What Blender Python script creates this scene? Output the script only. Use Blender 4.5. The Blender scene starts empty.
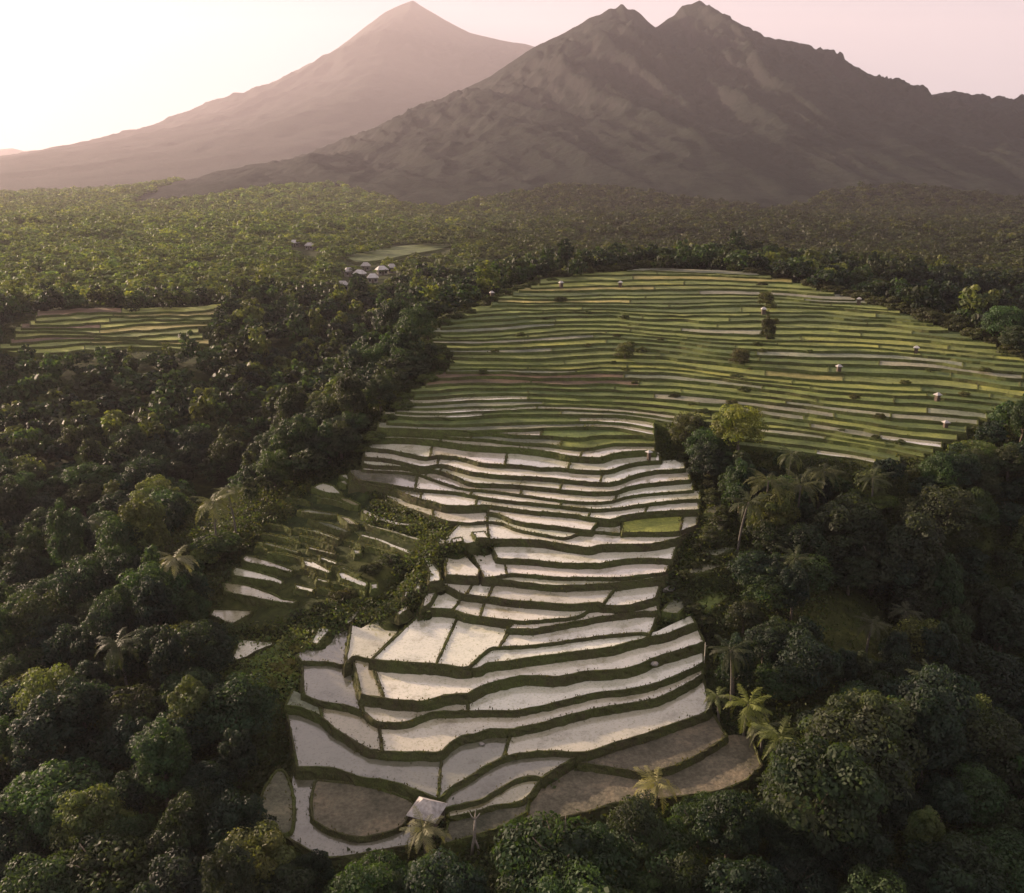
import bpy, bmesh, math, random
import numpy as np
from mathutils import Vector, Matrix, geometry as mgeo

random.seed(7)
rng = np.random.default_rng(7)
PI = math.pi
scene = bpy.context.scene
COL = scene.collection

# ------------------------------------------------------------------ camera
CAM_Z, PITCH, FPX, CX, CY = 65.0, math.radians(17.0), 887.0, 512.0, 446.5
cp, sp = math.cos(PITCH), math.sin(PITCH)
cam_d = bpy.data.cameras.new('camera')
cam = bpy.data.objects.new('camera', cam_d); COL.objects.link(cam)
cam.location = (0, 0, CAM_Z); cam.rotation_euler = (PI/2 - PITCH, 0, 0)
cam_d.sensor_fit = 'HORIZONTAL'; cam_d.sensor_width = 36.0
cam_d.lens = 36.0*FPX/1024.0
cam_d.clip_start = 0.5; cam_d.clip_end = 60000
scene.camera = cam

def ray(px, py):
    a = (np.asarray(px, float)-CX)/FPX; b = (CY-np.asarray(py, float))/FPX
    return np.stack([a, cp+b*sp, -sp+b*cp], -1)
def unproj(px, py, z):
    d = ray(px, py); t = (z-CAM_Z)/d[..., 2]
    p = d*t[..., None]; p[..., 2] = z
    return p
def proj(p):
    p = np.asarray(p, float)
    z = p[..., 2]-CAM_Z
    dep = p[..., 1]*cp - z*sp
    up = p[..., 1]*sp + z*cp
    return CX+FPX*p[..., 0]/dep, CY-FPX*up/dep, dep

# ------------------------------------------------------------------ small helpers
def smooth01(t): t = np.clip(t, 0, 1); return t*t*(3-2*t)
def mesh_obj(name, verts, faces, mat, parent=None, smooth=False, attr=None):
    me = bpy.data.meshes.new(name)
    v = np.asarray(verts, np.float32)
    if isinstance(faces, np.ndarray):
        n, k = faces.shape
        me.vertices.add(len(v)); me.vertices.foreach_set('co', v.ravel())
        me.loops.add(n*k); me.loops.foreach_set('vertex_index', faces.astype(np.int32).ravel())
        me.polygons.add(n); me.polygons.foreach_set('loop_start', np.arange(0, n*k, k, dtype=np.int32))
        me.polygons.foreach_set('loop_total', np.full(n, k, np.int32))
        me.update(calc_edges=True)
    else:
        me.from_pydata([tuple(map(float, q)) for q in v], [], faces)
        me.update()
    if attr is not None:
        a = me.attributes.new('tint', 'FLOAT_COLOR', 'POINT')
        c = np.ones((len(v), 4), np.float32); c[:, :attr.shape[1]] = attr
        a.data.foreach_set('color', c.ravel())
    if smooth: me.polygons.foreach_set('use_smooth', np.ones(len(me.polygons), bool))
    if mat: me.materials.append(mat)
    o = bpy.data.objects.new(name, me); COL.objects.link(o)
    if parent: o.parent = parent
    return o
def empty(name, loc, rz=0.0, s=1.0):
    o = bpy.data.objects.new(name, None); COL.objects.link(o)
    o.location = loc; o.rotation_euler = (0, 0, rz); o.scale = (s, s, s)
    o.empty_display_size = 0.3
    return o
def tag(o, label=None, cat=None, group=None, kind=None):
    if label: o['label'] = label
    if cat: o['category'] = cat
    if group: o['group'] = group
    if kind: o['kind'] = kind
    return o

class MB:
    def __init__(s): s.v = []; s.f = []
    def add(s, v, f):
        n = len(s.v); s.v += [tuple(q) for q in v]; s.f += [tuple(i+n for i in q) for q in f]
    def box(s, x0, x1, y0, y1, z0, z1):
        s.add([(x0,y0,z0),(x1,y0,z0),(x1,y1,z0),(x0,y1,z0),(x0,y0,z1),(x1,y0,z1),(x1,y1,z1),(x0,y1,z1)],
              [(0,3,2,1),(4,5,6,7),(0,1,5,4),(1,2,6,5),(2,3,7,6),(3,0,4,7)])
    def tube(s, pts, rad, n=7, cap=True):
        pts = [Vector(p) for p in pts]
        if not hasattr(rad, '__len__'): rad = [rad]*len(pts)
        vs, fs = [], []
        for i, p in enumerate(pts):
            d = (pts[min(i+1, len(pts)-1)]-pts[max(i-1, 0)]).normalized()
            a = d.orthogonal().normalized() if abs(d.z) < .95 else Vector((1,0,0))
            a = (a - d*a.dot(d)).normalized(); b = d.cross(a)
            for k in range(n):
                t = 2*PI*k/n
                vs.append(p + (a*math.cos(t)+b*math.sin(t))*rad[i])
        for i in range(len(pts)-1):
            for k in range(n):
                k2 = (k+1) % n
                fs.append((i*n+k, i*n+k2, (i+1)*n+k2, (i+1)*n+k))
        if cap:
            fs.append(tuple(range(n-1, -1, -1))); fs.append(tuple((len(pts)-1)*n+k for k in range(n)))
        s.add(vs, fs)
    def build(s, name, mat, parent=None, smooth=False):
        return mesh_obj(name, s.v, s.f, mat, parent, smooth)

def hash2(ix, iy, seed):
    h = np.sin(ix*127.1+iy*311.7+seed*74.7)*43758.5453
    return h-np.floor(h)
def vnoise(x, y, seed=0):
    ix, iy = np.floor(x), np.floor(y); fx, fy = x-ix, y-iy
    fx = fx*fx*(3-2*fx); fy = fy*fy*(3-2*fy)
    a, b = hash2(ix, iy, seed), hash2(ix+1, iy, seed)
    c, d = hash2(ix, iy+1, seed), hash2(ix+1, iy+1, seed)
    return (a*(1-fx)+b*fx)*(1-fy)+(c*(1-fx)+d*fx)*fy
def fbm(x, y, oct=4, seed=0, ridged=False):
    s, a, n = 0, 1.0, 0
    for k in range(oct):
        v = vnoise(x, y, seed+k*3)
        if ridged: v = 1-np.abs(2*v-1)
        s = s+a*v; n += a; a *= .5; x = x*2.03+5.2; y = y*2.03+1.3
    return s/n

# ------------------------------------------------------------------ materials
def new_mat(name):
    m = bpy.data.materials.new(name); m.use_nodes = True
    nt = m.node_tree; b = nt.nodes['Principled BSDF']
    return m, nt, b
def N(nt, typ, **kw):
    n = nt.nodes.new(typ)
    for k, v in kw.items():
        if k in n.inputs: n.inputs[k].default_value = v
        else: setattr(n, k, v)
    return n
def L(nt, a, b): nt.links.new(a, b)
def noise_node(nt, scale, detail=4, rough=.55, coord='Object'):
    tc = N(nt, 'ShaderNodeTexCoord'); n = N(nt, 'ShaderNodeTexNoise')
    n.inputs['Scale'].default_value = scale; n.inputs['Detail'].default_value = detail; n.inputs['Roughness'].default_value = rough
    L(nt, tc.outputs[coord], n.inputs['Vector']); return n
def ramp(nt, src, stops):
    r = N(nt, 'ShaderNodeValToRGB'); e = r.color_ramp.elements
    while len(e) < len(stops): e.new(.5)
    for i, (p, c) in enumerate(stops): e[i].position = p; e[i].color = (*c, 1)
    L(nt, src, r.inputs[0]); return r
def mul(nt, a, b, fac=1.0):
    m = N(nt, 'ShaderNodeMix', data_type='RGBA', blend_type='MULTIPLY'); m.inputs[0].default_value = fac
    L(nt, a, m.inputs[6]); L(nt, b, m.inputs[7]); return m.outputs[2]
def mixc(nt, f, a, b):
    m = N(nt, 'ShaderNodeMix', data_type='RGBA')
    L(nt, f, m.inputs[0])
    for v, i in ((a, 6), (b, 7)):
        if isinstance(v, tuple): m.inputs[i].default_value = (*v, 1)
        else: L(nt, v, m.inputs[i])
    return m.outputs[2]

def leaf_material(name, trans=.3):
    m, nt, b = new_mat(name)
    oi = N(nt, 'ShaderNodeObjectInfo'); at = N(nt, 'ShaderNodeAttribute'); at.attribute_name = 'tint'
    c = mul(nt, oi.outputs['Color'], at.outputs['Color'])
    b.inputs['Roughness'].default_value = .6; b.inputs['Specular IOR Level'].default_value = .25
    L(nt, c, b.inputs['Base Color'])
    tr = N(nt, 'ShaderNodeBsdfTranslucent'); br = N(nt, 'ShaderNodeMix', data_type='RGBA', blend_type='MULTIPLY')
    br.inputs[0].default_value = 1; br.inputs[7].default_value = (1.5, 1.5, .6, 1); L(nt, c, br.inputs[6])
    L(nt, br.outputs[2], tr.inputs['Color'])
    mx = N(nt, 'ShaderNodeMixShader'); mx.inputs[0].default_value = trans
    L(nt, b.outputs[0], mx.inputs[1]); L(nt, tr.outputs[0], mx.inputs[2])
    L(nt, mx.outputs[0], nt.nodes['Material Output'].inputs['Surface'])
    return m
M = {}
M['leaf'] = leaf_material('leaf', .42)
M['frond'] = leaf_material('palm_frond', .25)

def simple(name, c1, c2, scale, rough=.85, detail=5, spec=.2, bump=0, objc=False):
    m, nt, b = new_mat(name)
    n = noise_node(nt, scale, detail)
    r = ramp(nt, n.outputs['Fac'], [(.3, c1), (.7, c2)])
    out = r.outputs[0]
    if objc:
        oi = N(nt, 'ShaderNodeObjectInfo'); out = mul(nt, out, oi.outputs['Color'])
    L(nt, out, b.inputs['Base Color']); b.inputs['Roughness'].default_value = rough
    b.inputs['Specular IOR Level'].default_value = spec
    if bump:
        bp = N(nt, 'ShaderNodeBump'); bp.inputs['Strength'].default_value = bump; bp.inputs['Distance'].default_value = .1
        L(nt, n.outputs['Fac'], bp.inputs['Height']); L(nt, bp.outputs[0], b.inputs['Normal'])
    return m
M['bark'] = simple('bark', (.07,.055,.04), (.16,.13,.1), 3)
M['palm_bark'] = simple('palm_bark', (.07,.062,.05), (.15,.135,.11), 4)
M['dead_wood'] = simple('dead_wood', (.2,.175,.14), (.36,.32,.27), 5)
M['tin'] = simple('tin_roof', (.22,.20,.18), (.48,.45,.42), 2.2, .55, spec=.5)
M['tin_white'] = simple('pale_roof', (.36,.34,.31), (.58,.56,.53), 1.2, .6)
M['wall_wood'] = simple('timber_wall', (.06,.045,.035), (.13,.1,.075), 4)
M['wall_white'] = simple('plaster', (.16,.145,.12), (.3,.28,.24), 2)
M['dark_open'] = simple('dark_opening', (.015,.014,.013), (.03,.028,.025), 2)
M['rock'] = simple('pale_rock', (.16,.15,.13), (.34,.31,.28), 3, bump=.4)
M['stake'] = simple('bamboo_stake', (.4,.36,.28), (.6,.56,.46), 6)

# ground cover
def ground_material():
    m, nt, b = new_mat('valley_floor')
    n1 = noise_node(nt, .35, 6, .65); n2 = noise_node(nt, .03, 4)
    r = ramp(nt, n1.outputs['Fac'], [(.28, (.018,.022,.010)), (.5, (.035,.045,.016)), (.72, (.075,.085,.03))])
    r2 = ramp(nt, n2.outputs['Fac'], [(.35, (.6,.7,.6)), (.65, (1.3,1.15,.9))])
    L(nt, mul(nt, r.outputs[0], r2.outputs[0]), b.inputs['Base Color']); b.inputs['Roughness'].default_value = .9
    b.inputs['Specular IOR Level'].default_value = .1
    bp = N(nt, 'ShaderNodeBump'); bp.inputs['Strength'].default_value = .8; bp.inputs['Distance'].default_value = .4
    L(nt, n1.outputs['Fac'], bp.inputs['Height']); L(nt, bp.outputs[0], b.inputs['Normal'])
    return m
M['ground'] = ground_material()

def bank_material(name, soil, grass, bias):
    m, nt, b = new_mat(name)
    n1 = noise_node(nt, 1.1, 6, .7); n2 = noise_node(nt, .12, 3); n3 = noise_node(nt, 6, 4, .7)
    ad = N(nt, 'ShaderNodeMath', operation='ADD'); L(nt, n1.outputs['Fac'], ad.inputs[0]); L(nt, n2.outputs['Fac'], ad.inputs[1])
    r = ramp(nt, ad.outputs[0], [(.5+bias-.14, (0,0,0)), (.5+bias+.14, (1,1,1))])
    hf = N(nt, 'ShaderNodeMath', operation='MULTIPLY'); hf.inputs[1].default_value = .5; L(nt, ad.outputs[0], hf.inputs[0]); L(nt, hf.outputs[0], r.inputs[0])
    c = mixc(nt, r.outputs[0], soil, grass)
    v = ramp(nt, n3.outputs['Fac'], [(.3, (.55,.55,.55)), (.7, (1.4,1.4,1.4))])
    L(nt, mul(nt, c, v.outputs[0]), b.inputs['Base Color']); b.inputs['Roughness'].default_value = .9
    b.inputs['Specular IOR Level'].default_value = .1
    bp = N(nt, 'ShaderNodeBump'); bp.inputs['Strength'].default_value = .7; bp.inputs['Distance'].default_value = .15
    L(nt, n1.outputs['Fac'], bp.inputs['Height']); L(nt, bp.outputs[0], b.inputs['Normal'])
    return m
M['bank'] = bank_material('earth_bank', (.055,.041,.028), (.072,.086,.027), -.03)
M['bank_green'] = bank_material('grass_bank', (.05,.043,.022), (.085,.105,.03), -.05)

def water_material():
    m, nt, b = new_mat('paddy_water')
    oi = N(nt, 'ShaderNodeObjectInfo')
    n1 = noise_node(nt, .22, 8, .7); n2 = noise_node(nt, 3.0, 5, .8)
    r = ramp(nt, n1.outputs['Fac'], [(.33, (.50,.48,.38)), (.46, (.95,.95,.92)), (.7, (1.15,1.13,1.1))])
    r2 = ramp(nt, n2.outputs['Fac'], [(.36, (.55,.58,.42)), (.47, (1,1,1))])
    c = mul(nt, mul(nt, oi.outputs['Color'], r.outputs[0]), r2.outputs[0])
    L(nt, c, b.inputs['Base Color'])
    b.inputs['Specular IOR Level'].default_value = .5; b.inputs['IOR'].default_value = 1.45
    rr = N(nt, 'ShaderNodeMapRange'); rr.inputs[1].default_value = .35; rr.inputs[2].default_value = .65; rr.inputs[3].default_value = .06; rr.inputs[4].default_value = .22
    L(nt, n1.outputs['Fac'], rr.inputs[0]); L(nt, rr.outputs[0], b.inputs['Roughness'])
    b.inputs['Coat Weight'].default_value = 1.0; b.inputs['Coat IOR'].default_value = 1.6; b.inputs['Coat Roughness'].default_value = .08
    bp = N(nt, 'ShaderNodeBump'); bp.inputs['Strength'].default_value = .12; bp.inputs['Distance'].default_value = .05
    L(nt, n2.outputs['Fac'], bp.inputs['Height']); L(nt, bp.outputs[0], b.inputs['Normal'])
    return m
M['water'] = water_material()
def crop_material():
    m, nt, b = new_mat('rice_crop')
    oi = N(nt, 'ShaderNodeObjectInfo')
    n1 = noise_node(nt, .11, 8, .75); n2 = noise_node(nt, 2.2, 4, .7)
    r = ramp(nt, n1.outputs['Fac'], [(.34, (.42,.46,.40)), (.5, (.95,.95,.9)), (.66, (1.6,1.45,1.3))])
    r2 = ramp(nt, n2.outputs['Fac'], [(.3, (.6,.6,.6)), (.7, (1.3,1.3,1.3))])
    L(nt, mul(nt, mul(nt, oi.outputs['Color'], r.outputs[0]), r2.outputs[0]), b.inputs['Base Color'])
    b.inputs['Roughness'].default_value = .75; b.inputs['Specular IOR Level'].default_value = .2
    bp = N(nt, 'ShaderNodeBump'); bp.inputs['Strength'].default_value = .8; bp.inputs['Distance'].default_value = .15
    L(nt, n2.outputs['Fac'], bp.inputs['Height']); L(nt, bp.outputs[0], b.inputs['Normal'])
    return m
M['crop'] = crop_material()

# ------------------------------------------------------------------ the spur's long profile
DD = np.linspace(40, 420, 3000)
_sl = np.interp(DD, [40, 100, 160, 230, 300, 420], [.215, .215, .155, .105, .06, .0])
ZZ = np.concatenate([[0], np.cumsum((_sl[1:]+_sl[:-1])/2*np.diff(DD))]); ZZ -= np.interp(79, DD, ZZ)
def zprof(px, py):
    d = ray(px, py)
    zr = CAM_Z + d[2]/d[1]*DD
    i = np.argmax(zr < ZZ) if (zr < ZZ).any() else len(DD)-1
    return float(ZZ[i])

# ------------------------------------------------------------------ terrace lines as seen in the photograph (front edges)
LN = {
 'A1': [(296,768),(328,768),(347,773),(360,778),(390,782),(406,787),(421,793),(436,799),(441,798),(453,787),(468,779),(484,768),(500,760),(508,757),(523,754),(547,752),(583,753),(604,747),(630,739),(656,731),(680,722),(701,715),(712,709)],
 'R1': [(578,764),(590,765),(619,769.5),(641,773),(654,772),(673,767),(695,757),(712,747),(728,736)],
 'R0': [(505,836),(545,823),(590,812),(620,803),(650,800),(690,796),(720,791),(745,781),(762,766)],
 'R1b': [(520,803),(535,790),(546,779),(565,768),(585,758),(600,750)],
 'M2': [(445,809),(467,804),(484,799),(498,791),(512.5,782),(530,777),(543,778)],
 'M3': [(448,818),(474,813),(495,806.5),(520,803),(532,794)],
 'M4': [(440,846),(480,835),(500,828),(515,820),(528,812)],
 'N0': [(278,832),(293,842),(310,852),(324,858),(349,857),(398,848),(415,846)],
 'A2': [(284,706),(300,708),(312,713),(322,718),(334,729),(350,739),(360,745),(371,750.5),(397,752.5),(429,753),(440,753),(449,745),(460,738),(478,733.7),(490,730),(509,730),(525,727),(540,724),(561,718),(594,710),(630,704),(660,698),(690,682.5),(704,674)],
 'A3': [(292,690),(306,696),(320,702),(337,704.7),(354,708.6),(366,714),(376,722),(397,723.5),(410,722),(426,715),(437,712.5),(484,711.7),(512,711.7),(531,708.6),(547,705.5),(561,702),(594,694),(630,690),(660,682.5),(690,670),(705,662)],
 'A4': [(358,695),(365,696),(384,699),(400,701),(426,701.5),(442,697),(456,694.5),(468,694.5),(475,690.5),(487,685),(506,680),(523,676.5),(561,677),(583,672),(609,671),(632,667.5),(647,661.5),(661,656),(680,650.5),(706,642)],
 'A5': [(301,662),(328,663),(345,665.5),(353,657),(362,658),(372,660),(400,662.5),(426,664),(446,665.5),(469,669),(479,668.5),(488,664),(508,661.5),(540,657),(583,651.5),(611,648),(632,642),(649,638),(668,634),(680,629),(697,623)],
 'A5p': [(301,662),(328,663),(345,665.5),(353,657),(362,658),(372,660),(400,662.5),(426,664),(446,665.5),(466,668),(472,664),(480,657),(491,648.5),(508,647.4),(540,645),(583,639),(611,635.6),(643,633.5),(652,636)],
 'A6L': [(292,658),(303,650),(316,640),(332,632),(350,624.6),(368,617),(380,607.5),(392,600)],
 'A6': [(424,608),(453,610.5),(466,615),(480,617),(508,620.7),(527,622),(547.6,620),(574,617.6),(590,610),(602,603)],
 'A6w': [(505,629),(530,630),(538,629),(563,624.6),(583,620.7),(603,617),(635,613),(660,611)],
 'A7': [(427,583),(442.5,585.5),(453.5,590),(464.5,595),(493,598),(511.5,601),(547.6,603.5),(571,605),(590,603.5),(600,603),(608,606),(627,606),(640,602.7),(657,598)],
 'A8': [(441,575),(475.5,577),(494,577.6),(507,574.5),(524,575),(555,577.6),(590,578),(611,578.4),(632,577),(650.5,574.5),(667,573)],
 'A8b': [(495,579.5),(524,583),(552,586),(571,586),(590,585),(611,584),(627,582),(643,580),(664,577.5)],
 'A9': [(496,558),(500.5,559),(524,560),(563,563.5),(590,564),(603.5,563.5),(627,559.6),(650.5,559),(673,560)],
 'A10': [(438,546),(453,543),(469,544),(489,540),(516,540),(540,541),(563,544.5),(587,548),(603,545.5),(643,544.5),(666,541.5),(682,537)],
 'B11': [(370,488),(378,492),(385,496),(394,502),(406,508),(419,512),(433,517),(448,521.5),(459,522.5),(471,523.5),(487,522),(502.5,523.7),(518,530),(541.6,534.7),(565,538),(580.6,533.5),(597.6,532),(615,533.7),(632.7,532.8),(668,532.8),(682,531),(698,525)],
 'B12': [(487,512),(500,515),(518,522),(541.6,525.3),(565,527.7),(580.6,530),(592,531)],
 'B13': [(350,482),(375,486),(395,490),(405,494),(416,498),(432,502),(445,505.5),(457,506.3),(475,506),(487,505.5),(518,509.7),(549,512.8),(574,515),(590,518),(612,519.6),(622,516.5),(641,513.5),(668,511.5),(700,510)],
 'B14': [(348,471),(353,475),(358,480),(375,482.5),(395,486),(420,489.5),(440,491),(455,492.5),(471,495.5),(487,498.3),(518,502),(549,505),(574,508),(596,509.7),(615,508.5),(640,505),(660,502.5),(685,500.3),(706,500)],
 'B15': [(360,470),(372,471),(394,472),(415,474),(425,477),(440,482),(458,487.5),(470,489.5),(487,491),(518,494.8),(549,499),(574,502),(596,502.6),(612,501.3),(633,496),(664,493),(694,491)],
 'B16': [(362,464),(375,466),(394,466.5),(419,469),(440,471.5),(455.6,477),(471,483),(495,484.7),(518,485.6),(549,488.6),(573,491),(596,492.5),(615,491.5),(632.7,486),(659,482.7),(694,480)],
 'B17': [(362,457),(383,459),(397,461),(412,465),(426,467),(440,464.5),(455.6,468),(471,472),(495,475.3),(518,476.4),(549,478.4),(573,481),(596,483),(615,482.5),(633,475.7),(654,471.3),(690,469)],
 'B18': [(366,448),(390,450.5),(410,454.5),(425,457.5),(437,456),(455.6,457),(471,460.5),(487,464.2),(518,465.4),(541.6,468),(559,468),(575,470),(597,471),(612,470),(633,463.5),(672,460)],
 'B19': [(368,439),(400,438.5),(425,440),(440,441.5),(463.4,445),(487,447),(518,448.3),(549,452),(568,456),(596,458),(606,456.4),(615,453.5),(641.5,451),(660,452)],
 'B20': [(370,433),(420,435),(455.6,438),(487,440),(518,443.3),(549,445),(580.6,448.7),(597,447),(615,444),(650,444)],
 'B21': [(372,428),(420,428.5),(455,431),(487,433),(518,435.5),(549,436.5),(580,438.5),(600,436),(660,436)],
 'B22': [(374,424),(455,425.5),(520,428),(580,430.5),(600,429.5),(652,430)],
 'C1': [(362,513),(380,520.5),(395,524.5),(412,526)],
 'C2': [(366,525),(373,527.6),(394,533),(409,538),(427,543)],
 'C3': [(360,536),(378,541),(394,548),(412,555)],
}
def catmull(P, step=1.5):
    P = np.array(P, float); Q = np.vstack([2*P[0]-P[1], P, 2*P[-1]-P[-2]]); out = []
    for i in range(1, len(Q)-2):
        p0, p1, p2, p3 = Q[i-1], Q[i], Q[i+1], Q[i+2]
        n = max(2, int(np.hypot(*(p2-p1))/step))
        t = np.arange(n)[:, None]/n
        out.append(.5*((2*p1)+(-p0+p2)*t+(2*p0-5*p1+4*p2-p3)*t**2+(-p0+3*p1-3*p2+p3)*t**3))
    out.append(P[-1:]); return np.vstack(out)
LS = {k: catmull(v) for k, v in LN.items()}
for k, P in LS.items():       # the earth edges are dug by hand: never a perfect curve
    amp = .5 if k[0] in 'ARMN' else .3
    P[:, 1] += amp*(2*fbm(P[:, 0]*.16, np.full(len(P), len(k)*7.7+ord(k[-1])), 3, 5)-1)
def line_y(name, x): P = LS[name]; return np.interp(x, P[:, 0], P[:, 1])
LV = {}
for k, x in dict(A1=508, A2=509, A3=512, A4=506, A5=560, A6=527, A7=530, A8=540, A8b=540, A9=540, A10=540, B11=541, B13=549, B14=549, B15=549, B16=549, B17=549, B18=549, B19=549, B20=549, B21=549, B22=549).items():
    LV[k] = zprof(x, float(line_y(k, x)))
LV['B12'] = (LV['B11']+LV['B13'])/2
LV.update(A5p=LV['A5']+.3, A6w=LV['A6']-.35, A6L=LV['A3']+.9, R1=LV['A1']-.85, R0=LV['A1']-1.5, R1b=LV['A1']-.9,
          M2=LV['A1']-.5, M3=LV['A1']-.85, M4=LV['A1']-1.2, N0=LV['A1']-1.2, C1=LV['B11']-.9, C2=LV['B11']-1.6, C3=LV['B11']-2.3)

# ------------------------------------------------------------------ fields
SAMPLES = []          # (x, y, z - offset) that the terrain is hung on
TUFTS = []            # (x, y, z, size, tone)
MASK = np.zeros((223+1, 256+1), bool)     # picture area that trees must leave free
def fill_mask(poly, m=MASK):
    P = np.array(poly)/4.0
    x0, x1 = int(max(0, P[:, 0].min()-1)), int(min(256, P[:, 0].max()+2)); y0, y1 = int(max(0, P[:, 1].min()-1)), int(min(223, P[:, 1].max()+2))
    if x1 <= x0 or y1 <= y0: return
    gy, gx = np.mgrid[y0:y1, x0:x1]; ins = np.zeros(gx.shape, bool); j = len(P)-1
    for i in range(len(P)):
        a, b = P[i], P[j]
        c = ((a[1] > gy) != (b[1] > gy)) & (gx < (b[0]-a[0])*(gy-a[1])/((b[1]-a[1]) or 1e-9)+a[0]); ins ^= c; j = i
    m[y0:y1, x0:x1] |= ins
def wcol(kind):
    v = rng.uniform(.92, 1.08)
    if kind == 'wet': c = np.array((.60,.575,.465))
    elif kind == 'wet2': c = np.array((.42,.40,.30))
    elif kind == 'grey': c = np.array((.16,.155,.115))
    elif kind == 'mud': c = np.array((.13,.122,.085))
    elif kind == 'olive': c = np.array((.27,.255,.16))
    elif kind == 'green': c = np.array((.165,.195,.052))
    elif kind == 'lime': c = np.array((.215,.235,.055))
    elif kind == 'yellow': c = np.array((.25,.225,.075))
    elif kind == 'brown': c = np.array((.12,.085,.05))
    elif kind == 'dgreen': c = np.array((.095,.125,.036))
    elif kind == 'sage': c = np.array((.19,.20,.14))
    return tuple(np.clip(c*v*rng.uniform(.97, 1.03, 3), 0, 1))+(1,)
DRY = {'mud', 'green', 'lime', 'yellow', 'brown', 'dgreen', 'sage'}
def resample(P, step):
    d = np.concatenate([[0], np.cumsum(np.linalg.norm(np.diff(P[:, :2], axis=0), axis=1))])
    n = max(2, int(d[-1]/step)+1); t = np.linspace(0, d[-1], n)
    return np.stack([np.interp(t, d, P[:, k]) for k in range(3)], 1)
def strip_bank(P, z, sec, closed, jit):
    # P runs so that the outside is on its right-hand side; sec = [(outward, dz)]
    n = len(P)
    if closed: T = np.roll(P, -1, 0)-np.roll(P, 1, 0)
    else: T = np.gradient(P, axis=0)
    T = T[:, :2]/(np.linalg.norm(T[:, :2], axis=1)[:, None]+1e-9)
    O = np.stack([T[:, 1], -T[:, 0]], 1)
    V = []
    for (o, dz) in sec:
        q = np.zeros((n, 3)); j = jit*(1 if o > 0 else .5)
        q[:, :2] = P[:, :2]+O*(o+rng.normal(0, j, n)[:, None]); q[:, 2] = z+dz+rng.normal(0, jit*.5, n)
        V.append(q)
    V = np.stack(V, 1).reshape(-1, 3); m = len(sec); F = []
    for i in range(n if closed else n-1):
        i2 = (i+1) % n
        for k in range(m-1): F.append((i*m+k, i*m+k+1, i2*m+k+1, i2*m+k))
    return V, F, O
FIELD_N = [0]
def build_field(front, back, z, kind, full=False, bank='bank', rise=3.0, tuft=7.0, off=1.3, step=.7, rim=.16, mask=True, group='flooded rice terraces stepping down the spur', name=None):
    """front / back: image polylines, left to right. full: back is None and front is a closed polygon (clockwise in the picture or not)."""
    dry = kind in DRY
    if full:
        P = np.array(front, float)
        W = unproj(P[:, 0], P[:, 1], z)
        a = np.sum(W[:, 0]*np.roll(W[:, 1], -1)-np.roll(W[:, 0], -1)*W[:, 1])
        if a < 0: W = W[::-1]           # counter-clockwise seen from above: outside on the right
        L0 = resample(np.vstack([W, W[:1]]), step)[:-1]
        tri = mgeo.tessellate_polygon([[Vector(p) for p in L0]])
        TV, TF = L0.copy(), [tuple(t) for t in tri]
        TV[:, 2] = z
        loop, closed = L0, True
        imgpoly = P
    else:
        fr = unproj(front[:, 0], front[:, 1], z); bk = unproj(back[:, 0], back[:, 1], z)
        flen = np.linalg.norm(np.diff(fr, axis=0), axis=1).sum()
        n = max(4, int(flen/step)+1)
        def rs(Q):
            d = np.concatenate([[0], np.cumsum(np.linalg.norm(np.diff(Q, axis=0), axis=1))]); t = np.linspace(0, d[-1], n)
            return np.stack([np.interp(t, d, Q[:, k]) for k in range(3)], 1)
        fr, bk = rs(fr), rs(bk)
        mid = (fr+bk)/2
        TV = np.vstack([fr, bk]); TF = [(i, i+1, n+i+1, n+i) for i in range(n-1)]
        side_l = resample(np.vstack([bk[0], fr[0]]), step); side_r = resample(np.vstack([fr[-1], bk[-1]]), step)
        loop = np.vstack([side_l[:-1], fr, side_r[1:]]); closed = False
        imgpoly = np.vstack([front, back[::-1]])
    sec = [(-.24, -.03), (-.13, rim), (.02, rim*.9), (.14, -.2), (.3, -.6), (.5, -1.2), (.9, -rise)]
    BV, BF, O = strip_bank(loop, z, sec, closed, .06)
    mm = M[bank]
    root = mesh_obj(name or ('rice_field' if dry else 'flooded_field'), BV, BF, mm, smooth=False)
    tag(root, None, None, None, 'structure')
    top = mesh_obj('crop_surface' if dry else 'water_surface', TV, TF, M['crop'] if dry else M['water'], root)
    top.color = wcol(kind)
    # one up-facing orientation for every top face
    me = top.data
    if len(me.polygons) and sum(p.normal.z for p in me.polygons) < 0: me.flip_normals()
    for p in loop[::2]: SAMPLES.append((p[0], p[1], z-off))
    if not full:
        for p in bk[::3]: SAMPLES.append((p[0], p[1], z-off))
    if mask: fill_mask(imgpoly)
    for i in range(len(loop)):
        for k in range(rng.poisson(tuft*step)):
            o = rng.uniform(-.3, .45); h = .9*rim if o < .05 else -(o-.05)*1.9
            TUFTS.append((loop[i, 0]+O[i, 0]*o+rng.normal(0, .2), loop[i, 1]+O[i, 1]*o+rng.normal(0, .2), z+h, rng.uniform(.07, .19)*(1.5 if rng.random() < .04 else 1), rng.uniform(0, 1)))
    FIELD_N[0] += 1
    return root
def seg(name, x0, x1, n=60):
    P = LS[name]; i = (P[:, 0] > min(x0, x1)) & (P[:, 0] < max(x0, x1))
    mid = P[i]
    return np.vstack([[x0, line_y(name, x0)], mid, [x1, line_y(name, x1)]])
def F(fn, x0, x1, bn, b0, b1, kind, z=None, **kw):
    return build_field(seg(fn, x0, x1), seg(bn, b0, b1), LV[fn] if z is None else z, kind, **kw)
def PG(pts, z, kind, **kw): return build_field(pts, None, z, kind, full=True, **kw)

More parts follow.
